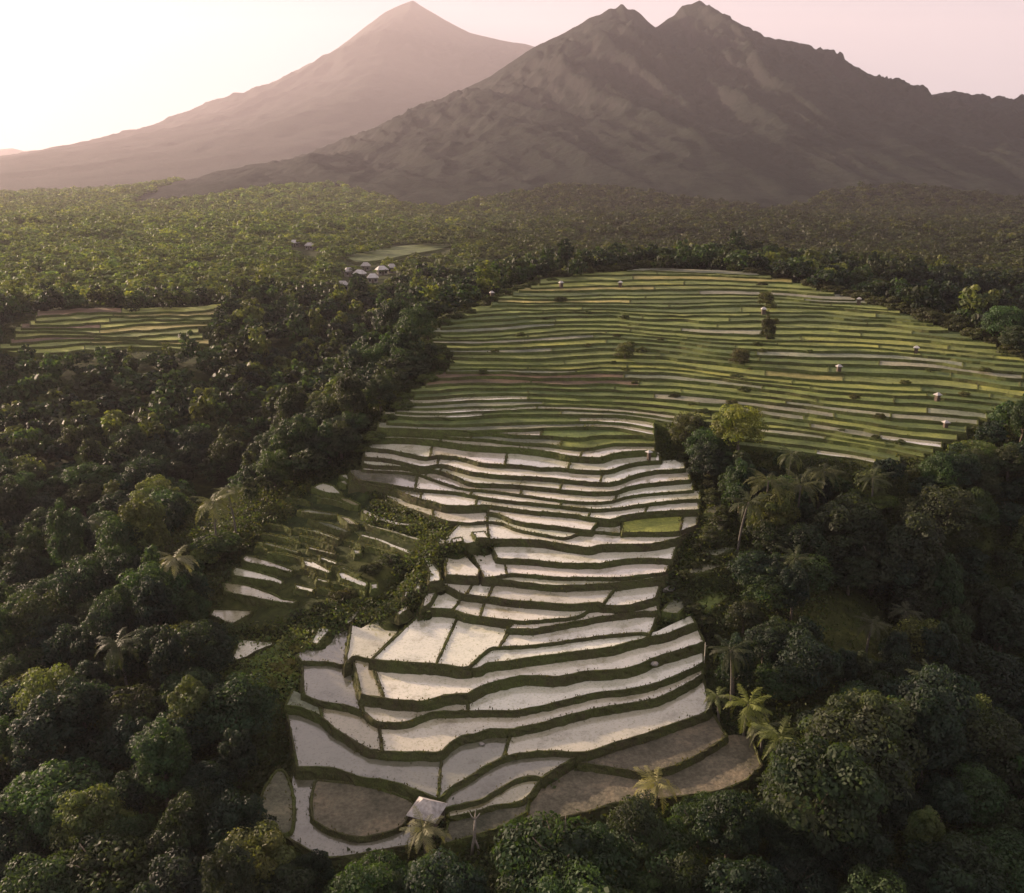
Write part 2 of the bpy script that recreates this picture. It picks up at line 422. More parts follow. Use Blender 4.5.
# bottom of the spur
F('R0', 508, 760, 'R1b', 520, 600, 'mud', z=LV['R0']-.02) if False else None
build_field(catmull(LN['R0']), catmull([(520,805),(535,792),(546,782),(580,767),(619,768),(650,771),(680,764),(705,750),(730,735),(752,738)]), LV['R0'], 'mud')
build_field(seg('R1', 579, 727), seg('A1', 583, 711), LV['R1'], 'mud')
F('M2', 446, 542, 'A1', 441, 583, 'grey')
F('M3', 449, 531, 'M2', 446, 542, 'olive')
F('M4', 441, 527, 'M3', 449, 531, 'mud', bank='bank_green')
build_field(catmull(LN['N0']), catmull([(292,772),(300,770),(330,772),(360,781),(390,786),(415,793),(432,802)]), LV['N0'], 'grey')
PG(catmull([(316,780),(349,783),(377,788.5),(398,795),(414,803),(409,815),(403,826),(384,834),(362,838),(345,836),(328,830),(313,820),(311,800),(314,783)]), LV['N0']+.4, 'mud')
PG(catmull([(262,792),(275,772),(284,771),(291,785),(294,800),(293,828),(284,835),(270,828),(260,808),(261,795)]), LV['N0']+.3, 'mud', bank='bank_green')
F('A1', 297, 438, 'A2', 285, 443, 'grey')
F('A1', 438, 466, 'A2', 443, 508, 'grey') if False else None
build_field(np.vstack([seg('A1', 438, 503)]), np.vstack([seg('A2', 441, 512)]), LV['A1'], 'grey')
F('A1', 503, 711, 'A2', 512, 703, 'wet2')
F('A2', 285, 322, 'A3', 292, 320, 'sage', bank='bank_green')
F('A2', 322, 382, 'A3', 320, 379, 'olive')
F('A2', 382, 703, 'A3', 379, 704, 'wet2')
F('A3', 303, 363, 'A5', 302, 351, 'grey')
F('A3', 363, 468, 'A4', 361, 468, 'wet2')
F('A3', 468, 704, 'A4', 468, 705, 'wet')
F('A4', 361, 384, 'A5', 352, 369, 'olive')
F('A4', 384, 705, 'A5', 371, 696, 'wet')
F('A5p', 302, 345, 'A6L', 296, 350, 'grey', z=LV['A3']+.4)
build_field(seg('A5p', 345, 371), catmull([(351,625),(363,628),(377,618),(392,611),(411,607),(424,607)]), LV['A4']+.4, 'wet2')
build_field(seg('A5p', 371, 436), catmull([(424,610),(440,609),(460,612)]), LV['A5p'], 'wet')
F('A5p', 436, 499, 'A6', 460, 514, 'wet')
F('A5p', 499, 650, 'A6w', 511, 659, 'wet')
build_field(seg('A5', 470, 696), catmull([(472,664),(491,648),(540,644),(611,635),(643,632.5),(655,632),(668,626),(692,615)]), LV['A5'], 'wet')
build_field(seg('A6w', 507, 659), np.vstack([seg('A6', 515, 600), seg('A7', 604, 656)]), LV['A6w'], 'wet')
F('A6', 425, 453, 'A7', 440, 464, 'wet')
F('A6', 453, 480, 'A7', 464, 486, 'wet2')
F('A6', 480, 601, 'A7', 486, 601, 'wet')
F('A7', 441, 466, 'A8', 443, 477, 'wet')
F('A7', 466, 488, 'A8', 477, 496, 'wet')
build_field(seg('A7', 488, 603), np.vstack([seg('A8b', 496, 611), [[617, 586]]]), LV['A7'], 'wet2')
build_field(seg('A7', 602, 656), seg('A8b', 618, 663), LV['A7']-.25, 'wet')
F('A8b', 496, 663, 'A8', 496, 666, 'wet2')
build_field(seg('A8', 446, 477), catmull([(444,556),(452,549),(462,551),(469,560),(480,571)]), LV['A8'], 'wet')
build_field(seg('A8', 484, 507), catmull([(469,549),(485,551),(496,556),(505,563)]), LV['A8'], 'wet')
F('A8', 507, 666, 'A9', 503, 672, 'wet')
F('A9', 497, 672, 'A10', 489, 680, 'wet')
F('A10', 439, 489, 'B11', 460, 487, 'wet2')
F('A10', 489, 681, 'B11', 487, 694, 'wet')
F('B11', 374, 433, 'B13', 377, 433, 'wet')
F('B11', 433, 487, 'B13', 433, 490, 'wet')
build_field(seg('B11', 487, 590), seg('B12', 489, 591), LV['B11'], 'wet')
build_field(seg('B12', 488, 591), seg('B13', 488, 600), LV['B12'], 'wet')
build_field(seg('B11', 591, 622), seg('B13', 594, 621), LV['B11'], 'wet')
build_field(seg('B11', 622, 680), seg('B13', 622, 684), LV['B11']+.3, 'lime')
build_field(seg('B11', 680, 697), seg('B13', 684, 699), LV['B11']+.2, 'wet2')
for a, b, cuts in (('B13','B14',(351,420,475,588,645,699)), ('B14','B15',(350,415,470,560,700)), ('B15','B16',(362,425,520,615,693)),
                   ('B16','B17',(363,440,560,690)), ('B17','B18',(364,437,600,685)), ('B18','B19',(368,430,505,568,660)), ('B19','B20',(370,440,580,655)), ('B20','B21',(372,470,560,655)), ('B21','B22',(374,430,540,654))):
    for i in range(len(cuts)-1):
        s = 3 if 0 < i else 0; e = 3 if i < len(cuts)-2 else 0
        k = 'wet' if a not in ('B20', 'B19', 'B21') else ('wet2' if a == 'B19' else (('wet2', 'sage', 'green') if a == 'B20' else ('sage', 'wet2', 'dgreen'))[i % 3])
        if a in ('B15', 'B16') and i == 1: k = 'wet2'
        if a in ('B14','B13') and i == 0: k = 'grey'
        F(a, cuts[i], cuts[i+1], b, cuts[i]+s, cuts[i+1]+e, k, bank='bank' if a not in ('B19','B20','B21') else 'bank_green')
# slivers on the left shoulder
F('C1', 363, 410, 'B11', 372, 411, 'sage', bank='bank_green') if False else None
def sliver(line, w0, w1, kind='olive'):
    P = LS[line]; t = np.linspace(0, 1, len(P)); w = w0+(w1-w0)*t
    return build_field(P, np.stack([P[:, 0]+1, P[:, 1]-np.maximum(w, .6)], 1), LV[line], kind, bank='bank_green', off=.5, rim=.05)
sliver('C1', 4, 1.5, 'wet'); sliver('C2', 1.5, 2, 'wet2'); sliver('C3', 1.5, 3, 'wet2')

# small odd pools beside the big steps
z6, z7 = LV['A6'], LV['A7']
PG([(418,549),(426,552),(432,562),(440,571),(441,581),(428,583),(429,572),(424,560)], LV['A8']-.2, 'wet', off=.4, rise=1.3)
PG([(428,585),(440,584.5),(431,603),(421,610),(424,598)], z7-.4, 'wet', off=.4, rise=1.3)
for q, z in (([(372,609),(378,595),(384,601),(375,612)], LV['A6L']+.3), ([(385,603),(389,592),(393,595),(389,603)], LV['A6L']+.5), ([(394,600),(398,589),(402,593),(398,601)], LV['A6L']+.6),
             ([(403,598),(405,586),(410,589),(406,599)], z7), ([(414,590),(418,576),(423,582),(419,592)], z7+.3), ([(344,623),(354,608),(361,611),(350,624)], LV['A6L']+.2),
             ([(311,642),(318,627),(331,629),(317,645)], LV['A6L']+.1), ([(396,613),(405,606),(410,608),(399,616)], z7-.8),
             ([(437,536),(446,540),(444,545),(438,543)], LV['A10']+.2), ([(451,539),(462,537),(463,541),(452,543)], LV['A10']+.3), ([(472,532),(485,531),(489,538),(476,538)], LV['A10']+.5)):
    PG(q, z, 'wet', step=.4, off=.3, rise=1.0, rim=.08)
# right-hand tails of the steps, grown over with grass
for q, z, k in (([(682,574),(697,565),(715,562),(723,566),(702,573)], LV['A8']-.6, 'sage'), ([(700,554),(713,546),(737,548),(717,556)], LV['A9']-.2, 'sage'),
                ([(660,612),(672,598),(694,599),(678,614)], LV['A6']-.6, 'sage'), ([(700,536),(716,522),(727,524),(712,538)], LV['A10']+.5, 'sage'), ([(704,512),(716,502),(726,505),(714,514)], LV['B13'], 'grey'),
                ([(690,605),(712,592),(730,596),(708,612)], LV['A7']-1.4, 'dgreen')):
    PG(q, z, k, bank='bank_green', off=.5, rise=1.0, rim=.06)

# the lower left terraces, on the flank that falls away from the spur
def zflank(px, py, drop=.16):
    d = ray(px, py)
    Y = DD; X = d[0]/d[1]*Y; zr = CAM_Z+d[2]/d[1]*Y
    zs = ZZ-1.0-drop*np.clip(-10-X, 0, 99)
    i = np.argmax(zr < zs); return float(zs[i])
DPOOLS = [([(209,615),(214,609),(253,610.6),(250,615),(232,624.7)],'olive'), ([(222,584),(226,582.5),(247,585),(273,594),(282,599),(298,601),(294,604.5),(273,602),(226,592)],'olive'),
 ([(232,571),(235,567),(254,571),(275,577),(284,581),(281,585.5),(273,582),(233,576)],'wet2'), ([(242,558),(246,555),(270,561),(294,570),(291,573),(273,568),(244,562)],'olive'),
 ([(256,542.5),(270,543),(301,552),(298,554),(270,546.5)],'sage'), ([(302,559),(308,558),(331,571),(329,574),(305,566)],'wet'), ([(337,573),(343,572),(368,583),(366,588),(341,579)],'wet'),
 ([(370,584),(378,583),(378,589),(371,590)],'wet2'), ([(294,584),(315,589),(312.5,593),(296,589)],'wet'), ([(316,577.5),(330,581),(329,584),(317,581)],'wet'),
 ([(319.5,556),(337,562),(336,565.5),(321,560)],'wet'), ([(311,487.6),(323,483),(334,486),(343,494.6),(326.6,493)],'wet'), ([(338,515.5),(350,518),(359,526),(348,524)],'wet2'),
 ([(297,511),(308,509.5),(338,514),(336,516.5),(305,513)],'sage'), ([(308,519.5),(331,523.5),(350,531),(346.5,533.5),(326.6,527)],'sage'), ([(294,528),(317,530),(340.6,539),(338,541),(315,533)],'sage'),
 ([(308,546),(336,553),(335,555.5),(308,549)],'olive'), ([(352,549.5),(360.5,550),(361,554),(355,554.5)],'wet2'), ([(229,663),(235,650.5),(239,639),(273,642),(275,644.6),(256,651.6),(247,657.5)],'wet2'),
 ([(337,497),(349,499),(360,504),(358,507),(346,503)],'olive'), ([(339,476),(346,474),(351,478),(349,480.5)],'wet'), ([(338,482),(345,480),(349,484),(346,485.5)],'wet2')]
for (xa, ya, xb, yb_, th, k) in ((318,498,352,507,2.2,'sage'),(300,536,334,548,2,'olive'),(262,534,300,544,2,'sage'),(268,553,312,563,2.2,'olive'),(332,566,360,577,2.5,'wet2'),(378,511,426,526,2.2,'olive'),
        (366,546,396,557,2.4,'olive'),(345,541,362,548,2,'wet2'),(270,525,292,531,1.8,'sage'),(285,500,310,503,1.8,'sage'),(255,548,268,551,1.8,'sage'),(318,589,334,594,2,'wet2'),(334,584,352,590,2.2,'wet2'),(372,500,404,511,2,'olive'),(384,517,432,533,2,'wet2'),(300,569,316,575,1.8,'wet2'),(350,588,366,594,2,'olive')):
    t_ = np.linspace(0, 1, 6); cx_ = xa+(xb-xa)*t_; cy_ = ya+(yb_-ya)*t_+2.2*np.sin(t_*3.1)*-1
    hw = th*(.35+.65*np.sin(.3+t_*2.5))
    DPOOLS.append(([(a, b) for a, b in zip(cx_, cy_+hw*.5)]+[(a, b) for a, b in zip(cx_[::-1], (cy_-hw*.5)[::-1])], k))
for P, k in DPOOLS:
    c = np.mean(P, axis=0)
    PG(P, zflank(*c), k, off=.75, step=.5, rise=1.8, bank='bank_green')
# bare banks between those pools belong to the flank itself
FLANK = [(205,620),(225,575),(250,540),(290,508),(312,480),(350,468),(372,490),(366,520),(415,530),(425,545),(400,560),(385,580),(385,592),(320,605),(300,612),(255,625)]
for px in np.arange(200, 430, 9):
    for py in np.arange(470, 640, 9):
        m2 = np.zeros_like(MASK)
        if hash2(np.float64(px), np.float64(py), 3) < 2:
            pass
_m = np.zeros_like(MASK); fill_mask(FLANK, _m); MASK |= _m
_ys, _xs = np.nonzero(_m)
for y_, x_ in zip(_ys[::5], _xs[::5]):
    zz = zflank(x_*4, y_*4); p = unproj(np.float64(x_*4), np.float64(y_*4), zz); SAMPLES.append((p[0], p[1], zz-.5))

# the broad green hill above the wet terraces
C_Y = [429.0]
while C_Y[-1] > 272: C_Y.append(C_Y[-1]-np.interp(C_Y[-1], [270, 430], [3.5, 6.6])*rng.uniform(.66, 1.34))
Cbot = np.array([(600,430),(650,431),(720,437),(800,452),(900,466),(1000,480),(1090,492)]); Ccre = np.array([(600,271),(660,267),(720,268),(780,278),(850,297),(920,318),(980,340),(1090,376)])
Cxl = np.array([(270,600),(273,585),(280,550),(300,492),(318,455),(330,428),(345,428),(352,440),(375,441),(388,415),(400,398),(420,378),(436,366)])
Clow = np.array([(600,440),(690,436),(760,452),(830,468),(920,462),(960,440),(1000,412),(1090,395)])
def c_line(i, x):
    y0 = C_Y[i]; u = (430-y0)/(430-271.0)
    yl = y0+.045*u*(600-x)+1.5*np.sin(x*.03+i*.35)
    sl = np.interp(u, [0, .3, .7, 1], [.125, .085, .035, .01])
    yr = y0+sl*(x-600)*smooth01((x-560)/160)+.00012*(1-u)*np.maximum(x-760, 0)**2+2.0*np.sin((x-600)*.021+i*.3)*smooth01((x-600)/60)+1.5*np.sin(600*.03+i*.35)*(1-smooth01((x-600)/60))
    w = 1.5*(2*fbm(x*.028, np.full_like(x, i*.53), 4, 9)-1)*(.4+.6*u*0+.4)
    return np.where(x < 600, yl, yr)+w*1.4
Cbot = catmull(Cbot, 6); Ccre = catmull(Ccre, 6)
cx = np.arange(360, 1090, 3.0)
NC = len(C_Y)
CZ = [zprof(600, y) for y in C_Y]
for i in range(NC-1, 0, -1):
    if CZ[i] < CZ[i-1]+.25: pass
for i in range(1, NC): CZ[i] = max(CZ[i], CZ[i-1]+.18)
for i in range(NC-1):
    yf, yb = c_line(i, cx), c_line(i+1, cx)
    yb = np.minimum(yb, yf-1.3)
    ok = (yf < np.interp(cx, Clow[:, 0], Clow[:, 1])-1) & (cx > np.interp(yf, Cxl[:, 0], Cxl[:, 1]))
    ok &= ~((cx > 655) & (cx < 720) & (yf > 424))
    ok &= yf > np.interp(cx, Ccre[:, 0], Ccre[:, 1])+1.5
    idx = np.nonzero(ok)[0]
    if len(idx) < 4: continue
    runs = np.split(idx, np.nonzero(np.diff(idx) > 1)[0]+1)
    for r in runs:
        if len(r) < 5: continue
        s = r[0]+int(rng.integers(0, 5)) if len(r) > 20 else r[0]
        while s < r[-1]-2:
            e = min(r[-1], s+int(rng.uniform(22, 70)))
            if r[-1]-e < 10: e = r[-1]
            u = i/NC; xm = cx[(s+e)//2]
            pk = rng.random()
            if 372 < C_Y[i] < 388 and xm < 590: k = 'brown'
            elif u < .3: k = 'wet2' if pk < .5*(1-u/.3)**2+.03 else ('sage' if pk < .5*(1-u/.3)**2+.25 else ('green' if pk < .8 else 'dgreen'))
            elif xm > 850 and C_Y[i] > 400: k = 'brown' if pk < .4 else ('yellow' if pk < .6 else 'dgreen')
            elif xm > 720 and 330 < C_Y[i] < 400 and pk < .12: k = 'yellow'
            else: k = 'green' if pk < .5 else ('lime' if pk < .62 else ('dgreen' if pk < .9 else ('sage' if pk < .97 else 'yellow')))
            ii = np.arange(s, e+1)
            build_field(np.stack([cx[ii], yf[ii]], 1), np.stack([cx[ii], yb[ii]], 1), CZ[i], k, bank='bank_green', tuft=.9 if C_Y[i] > 330 else .4, step=1.6, rim=.12, rise=3.2,
                        group='green rice terraces on the broad hill')
            s = e

# small terraces far out on the left
zE = 9.0
for i in range(9):
    t = i/9; x0, x1 = 2+34*t+rng.uniform(-9, 9), 200+26*t+rng.uniform(-12, 10)
    xx = np.linspace(x0, x1, 40)
    yy = 352-40*t**.95-(xx-x0)*.02*(1+t)+2.0*np.sin(xx*.035+i)*(1-t*.5)
    yy = yy+1.6*(2*fbm(xx*.06, np.full_like(xx, i*1.7), 3, 6)-1); yb = yy-4.6
    for a, b, k in ((0, 17, ('lime','green','brown')[i % 3]), (17, 39, ('green','yellow','lime')[i % 3])):
        build_field(np.stack([xx[a:b+1], yy[a:b+1]], 1), np.stack([xx[a:b+1], yb[a:b+1]], 1), zE+i*.7, k, bank='bank_green', tuft=.3, step=2, off=1.6)

# ------------------------------------------------------------------ terrain
SAMP = np.array(SAMPLES)
if len(SAMP) > 5000: SAMP = SAMP[rng.permutation(len(SAMP))[:5000]]
def valley(x, y):
    r = np.hypot(x*.75, y)
    b = np.interp(r, [0,60,100,150,200,330,600,1000,1600,3000,9000], [-17,-15,-13,-9,-6,3,11,12,9,8,8])
    b = b+22*np.exp(-((x-95)/140)**2-((y-385)/90)**2)
    b = b+2.5*(fbm(x*.02, y*.02, 3, 2)-.5)*2+np.clip((r-300)/900, 0, 1)*9*(fbm(x*.0045+3, y*.0045, 3, 8)-.5)*2
    return b
def Tfun(x, y):
    x = np.asarray(x, float).ravel(); y = np.asarray(y, float).ravel()
    base = valley(x, y); out = base.copy()
    near = np.nonzero((y < 480) & (y > 30) & (np.abs(x) < 330))[0]
    for c in np.array_split(near, max(1, len(near)//2500)):
        if not len(c): continue
        d2 = (x[c][:, None]-SAMP[None, :, 0])**2+(y[c][:, None]-SAMP[None, :, 1])**2
        dm = np.sqrt(d2.min(1)); w = 1/(d2+.6)**2
        zi = (w*SAMP[None, :, 2]).sum(1)/w.sum(1)
        k = 1-smooth01((dm-3)/52)
        k = k**1.3
        out[c] = base[c]*(1-k)+np.minimum(zi, zi)*k
    return out
rad = np.concatenate([np.arange(35, 200, 1.6), np.geomspace(201.6, 9000, 150)])
ang = np.radians(np.linspace(-46, 46, 370))
RR, AA = np.meshgrid(rad, ang, indexing='ij')
GX, GY = RR*np.sin(AA), RR*np.cos(AA)
GZ = Tfun(GX, GY)
nr, na = RR.shape
idx = np.arange(nr*na).reshape(nr, na)
gf = np.stack([idx[:-1, :-1], idx[:-1, 1:], idx[1:, 1:], idx[1:, :-1]], -1).reshape(-1, 4)[:, ::-1]
g = mesh_obj('ground', np.stack([GX.ravel(), GY.ravel(), GZ], 1), gf, M['ground'], smooth=True)
tag(g, kind='structure')
def ground_hit(px, py):
    d = ray(px, py); t = np.concatenate([np.arange(50, 500, .8), np.geomspace(500, 5000, 400)])
    P = d[None, :]*t[:, None]; z = P[:, 2]+CAM_Z; T = Tfun(P[:, 0], P[:, 1])
    i = np.argmax(z < T); return np.array([P[i, 0], P[i, 1], T[i]])

for poly, k in ((catmull([(345,257),(368,250),(400,246),(436,243),(452,245),(440,249),(412,254),(380,260),(356,262)]), 'dgreen'),):
    c_ = ground_hit(*poly.mean(0)); build_field(poly, None, float(c_[2])+1.7, k, full=True, bank='bank_green', tuft=.2, step=3, rise=6, rim=.1)

# ------------------------------------------------------------------ mountains
def mountain_material():
    m, nt, b = new_mat('mountain_slope')
    n1 = noise_node(nt, .009, 8, .65); n2 = noise_node(nt, .07, 8, .75)
    geo = N(nt, 'ShaderNodeNewGeometry'); sx = N(nt, 'ShaderNodeSeparateXYZ'); L(nt, geo.outputs['Normal'], sx.inputs[0])
    r = ramp(nt, n1.outputs['Fac'], [(.35, (.017,.023,.018)), (.6, (.024,.030,.023)), (.75, (.032,.036,.029))])
    v = ramp(nt, n2.outputs['Fac'], [(.3, (.5,.5,.5)), (.7, (1.5,1.5,1.5))])
    rk = N(nt, 'ShaderNodeMapRange'); rk.inputs[1].default_value = .78; rk.inputs[2].default_value = .6; L(nt, sx.outputs['Z'], rk.inputs[0])
    c = mixc(nt, rk.outputs[0], mul(nt, r.outputs[0], v.outputs[0]), (.034,.036,.032))
    L(nt, c, b.inputs['Base Color']); b.inputs['Roughness'].default_value = .95; b.inputs['Specular IOR Level'].default_value = .05
    bp = N(nt, 'ShaderNodeBump'); bp.inputs['Strength'].default_value = 1.0; bp.inputs['Distance'].default_value = 9.0
    L(nt, n2.outputs['Fac'], bp.inputs['Height']); L(nt, bp.outputs[0], b.inputs['Normal'])
    return m
M['mountain'] = mountain_material()
HILLS = []
def mountain(name, sil, y0, front, rough, seed, base=30.0, power=1.5, crag=1.0):
    S = np.array(sil, float); d = ray(S[:, 0], S[:, 1]); t = y0/d[:, 1]
    sx, sz = d[:, 0]*t, CAM_Z+d[:, 2]*t
    nx, ny = 620, 220; SC = 4300/y0
    xs = np.linspace(sx.min(), sx.max(), nx); v = np.concatenate([np.linspace(-.35, 0, 22)[:-1], np.linspace(0, 1, ny-21)])
    Xg, Vg = np.meshgrid(xs, v, indexing='ij')
    h = np.interp(xs, sx, sz)-base
    h = h+crag*(fbm(xs*.012*SC, np.full_like(xs, seed), 5, seed)-.5)*rough*.2
    H = np.maximum(h, 1)[:, None]
    yy = y0-np.where(Vg > 0, Vg*front, Vg*front)
    a = np.abs(Vg)
    prof = (1-a)**power
    # spurs and gullies running down from the ridge
    fan = Xg+Vg*front*.35*np.sin(Xg*.0011*SC+seed)
    gul = fbm(fan*.0046*SC, yy*.0010*SC+seed, 6, seed, True)-.5
    fine = fbm(Xg*.014*SC+9, yy*.011*SC, 5, seed+4, True)-.5
    amp = np.clip(H/H.max()*2.2, .12, 1)
    Zg = base+H*prof+rough*gul*amp*np.minimum(1, a*3.5)*(.25+prof)*(1-a)**.5+rough*.24*fine*amp*np.minimum(1, a*6)*(1-a)
    Zg = np.where(a > .97, base-60*(a-.97)/.03, Zg)
    n2 = len(v); id2 = np.arange(nx*n2).reshape(nx, n2)
    f = np.stack([id2[:-1, :-1], id2[:-1, 1:], id2[1:, 1:], id2[1:, :-1]], -1).reshape(-1, 4)
    HILLS.append((xs, v, y0, front, Zg))
    o = mesh_obj(name, np.stack([Xg.ravel(), yy.ravel(), Zg.ravel()], 1), f[:, ::-1], M['mountain'], smooth=False)
    return o
mountain_1 = mountain('mountain', [(-420,175),(-200,172),(0,157),(60,158),(100,152),(130,146),(180,137),(230,115),(270,92),(310,68),(340,47),(365,27),(385,12),(403,4),(413,0),(420,5),(428,10),(445,20),(470,33),(500,40),(525,44),(600,66),(700,100),(800,140),(900,168)], 9600, 6700, 330, 3, base=8.0, crag=.15)
tag(mountain_1, 'hazy peach lit volcano cone with one pointed summit behind the craggy ridge', 'mountain', kind='structure')
mountain_2 = mountain('mountain', [(60,196),(120,192),(200,184),(260,172),(310,155),(350,139),(400,116),(450,95),(490,77),(530,50),(560,35),(578,25),(590,18),(600,16),(610,9),(616,8),(622,2),(628,8),(634,8),(640,13),(648,21),(656,27),(668,19),(674,17),(682,7),(692,4),(700,-1),(706,4),(712,6),(735,22),(750,33),(762,37),(800,47),(840,62),(870,78),(900,89),(925,95),(950,100),(968,107),(978,101),(984,98),(992,108),(1010,113),(1040,119),(1150,145),(1300,160),(1450,176)], 3300, 2150, 215, 11, base=6.0, crag=.4)
tag(mountain_2, 'dark grey forested mountain with two rocky summits', 'mountain', kind='structure')
mountain_3 = mountain('mountain', [(-200,160),(-60,152),(0,149),(12,148),(24,151),(36,150),(48,155),(70,160),(160,172)], 10800, 1300, 95, 5, base=8.0, crag=.5)
tag(mountain_3, 'low pale hill far off at the foot of the volcano', 'mountain', kind='structure')

# ------------------------------------------------------------------ foliage templates
def quads(P, Nn, s):
    n = len(P); r = rng.normal(size=(n, 3)); a = np.cross(Nn, r); a /= np.linalg.norm(a, axis=1)[:, None]+1e-9
    b = np.cross(Nn, a); a = a*s[:, None]; b = b*s[:, None]*rng.uniform(.55, .9, n)[:, None]
    V = np.stack([P-a, P-b*.8, P+a, P+b*.8], 1).reshape(-1, 3)
    return V, np.arange(4*n).reshape(n, 4)
def crown(kind, nclump, per, leaf):
    """unit crown: radius about 1, base at z=0"""
    sx, sz, z0 = {'round': (1, .95, .75), 'spreading': (1.1, .55, .45), 'tall': (.72, 1.35, 1.1), 'ragged': (.95, .95, .8), 'low': (1.05, .5, .25)}[kind]
    Vs, Fs, Ts, n0 = [], [], [], 0
    cc = []
    for k in range(nclump):
        for _ in range(20):
            th, u = rng.uniform(0, 2*PI), rng.uniform(-.45, 1)
            rr = math.sqrt(max(0, 1-u*u))
            q = np.array([rr*math.cos(th), rr*math.sin(th), u])*rng.uniform(.55, .92)
            if all(np.linalg.norm(q-c) > .34 for c in cc) or _ == 19: break
        cc.append(q)
    for q in cc:
        r = rng.uniform(.24, .42)*(1.15 if kind == 'ragged' else 1)
        if kind == 'ragged': q = q*rng.uniform(.85, 1.18)
        D = rng.normal(size=(per, 3)); D /= np.linalg.norm(D, axis=1)[:, None]
        D[:, 2] = np.where(rng.random(per) < .75, np.abs(D[:, 2]), D[:, 2])
        rr = r*rng.uniform(.6, 1.1, per)**.6
        P = q+D*rr[:, None]*np.array([1, 1, .8])
        Nn = D+rng.normal(0, .38, (per, 3)); Nn /= np.linalg.norm(Nn, axis=1)[:, None]
        P = P*np.array([sx, sx, sz])+np.array([0, 0, z0])
        V, Fq = quads(P, Nn, leaf*rng.uniform(.6, 1.25, per))
        Vs.append(V); Fs.append(Fq+n0); n0 += len(V)
        t = rng.uniform(.72, 1.3)*np.repeat(rng.uniform(.8, 1.2, per), 4)
        Ts.append(t[:, None]*np.array([rng.uniform(.92, 1.12), 1, rng.uniform(.85, 1.1)]))
    return np.vstack(Vs), np.vstack(Fs), np.vstack(Ts)
def trunk_mesh(h, r, lean=.05):
    mb = MB(); x = y = 0; pts = [(0, 0, -1.0)]
    for k in range(1, 6):
        x += rng.normal(0, lean)*h; y += rng.normal(0, lean)*h; pts.append((x*.5, y*.5, h*k/5))
    mb.tube(pts, [r*1.4, r*1.05, r*.95, r*.85, r*.72, r*.55], 7)
    tip = Vector(pts[-2])
    for k in range(5):
        a = 2*PI*k/5+rng.uniform(-.4, .4); l = h*rng.uniform(.45, .75)
        mb.tube([tip+Vector((0,0,-.05*h*k)), tip+Vector((math.cos(a)*l*.4, math.sin(a)*l*.4, l*.35)), tip+Vector((math.cos(a)*l*.75, math.sin(a)*l*.75, l*.8))], [r*.45, r*.3, r*.12], 5)
    return mb
HB = .34
KINDS = ['round', 'spreading', 'tall', 'ragged']
TPL = {k: [] for k in KINDS}
for k in KINDS:
    for v in range(2):
        V, Fq, T = crown(k, {'round': 36, 'spreading': 32, 'tall': 36, 'ragged': 26}[k], 240, .05)
        V = V*4.5
        o = mesh_obj('crown', V, Fq, M['leaf'], attr=T); me = o.data; bpy.data.objects.remove(o)
        h = {'round': 4.2, 'spreading': 4.6, 'tall': 4.0, 'ragged': 5.0}[k]
        tb = trunk_mesh(h, .3).build('trunk', M['bark'], smooth=True); tm = tb.data; bpy.data.objects.remove(tb)
        TPL[k].append((me, tm, h, float(V[:, 2].max()-V[:, 2].min())))
COLS = {'dark green': (.019,.034,.019), 'deep olive': (.027,.039,.017), 'mid green': (.033,.060,.023), 'light green': (.078,.10,.03)}
NEARM = [crown(k, 28, 60, .1) for k in ('round', 'spreading', 'ragged', 'tall')]
LOW = [crown(k, 18, 16, .19) for k in ('round', 'spreading', 'ragged', 'tall')]
LOWER = [crown(k, 12, 12, .25) for k in ('round', 'spreading', 'round')]

# houses, huts and palms claim their patch of the picture before the forest is planted
FIELDMASK = MASK.copy()
HOUSES = [(343,291,9.5,0.2,'t'),(360,279,10,-.3,'w'),(373,283,9,.1,'w'),(382,275,10,.5,'w'),(366,271,8,-.1,'t'),(392,273,8,.2,'t'),(295,247,11,.1,'w'),(310,250,10,-.2,'t'),(349,277,8,.6,'t')]
for (px, py, s, r, k) in HOUSES: fill_mask([(px-6,py-5),(px+6,py-5),(px+6,py+5),(px-6,py+5)])
CLEAR = [[(340,257),(395,243),(450,242),(452,246),(415,254),(352,262)], [(820,600),(840,588),(865,592),(885,625),(870,645),(845,650),(822,635)]]
for c in CLEAR: fill_mask(c)
fill_mask([(395,790),(505,790),(505,862),(395,862)]); fill_mask([(635,765),(680,765),(680,810),(635,810)]); fill_mask([(725,690),(800,690),(800,752),(725,752)])
fill_mask([(162,548),(188,548),(188,575),(162,575)]); fill_mask([(193,480),(234,480),(234,532),(193,532)])
NOGO = MASK.copy()

# ------------------------------------------------------------------ forest
def overlap(px, py, rpx, hpx):
    x0, x1 = int((px-rpx)/4), int((px+rpx)/4)+1; y0, y1 = int((py-hpx)/4), int((py+hpx)/4)+1
    x0, x1, y0, y1 = max(0, x0), min(256, x1), max(0, y0), min(223, y1)
    if x1 <= x0 or y1 <= y0: return 0.0
    return NOGO[y0:y1, x0:x1].mean()
cand = []
def scatter(r0, r1, sp_, half):
    r = r0
    while r < r1:
        n = int(2*half*r/sp_)
        for k in range(n):
            a = -half+2*half*(k+rng.uniform(0, 1))/n; q = r+rng.uniform(-.45, .45)*sp_
            cand.append((q*math.sin(a), q*math.cos(a), sp_))
        r += sp_*.9
scatter(46, 210, 4.9, math.radians(42)); scatter(210, 420, 6.3, math.radians(34)); scatter(420, 800, 7.4, math.radians(33)); scatter(800, 1900, 10.5, math.radians(33))
_k = len(cand); scatter(1900, 2700, 15, math.radians(33)); cand = cand[:_k]+[c for c in cand[_k:] if c[0] < -250]
cand = np.array(cand)
CT = Tfun(cand[:, 0], cand[:, 1])
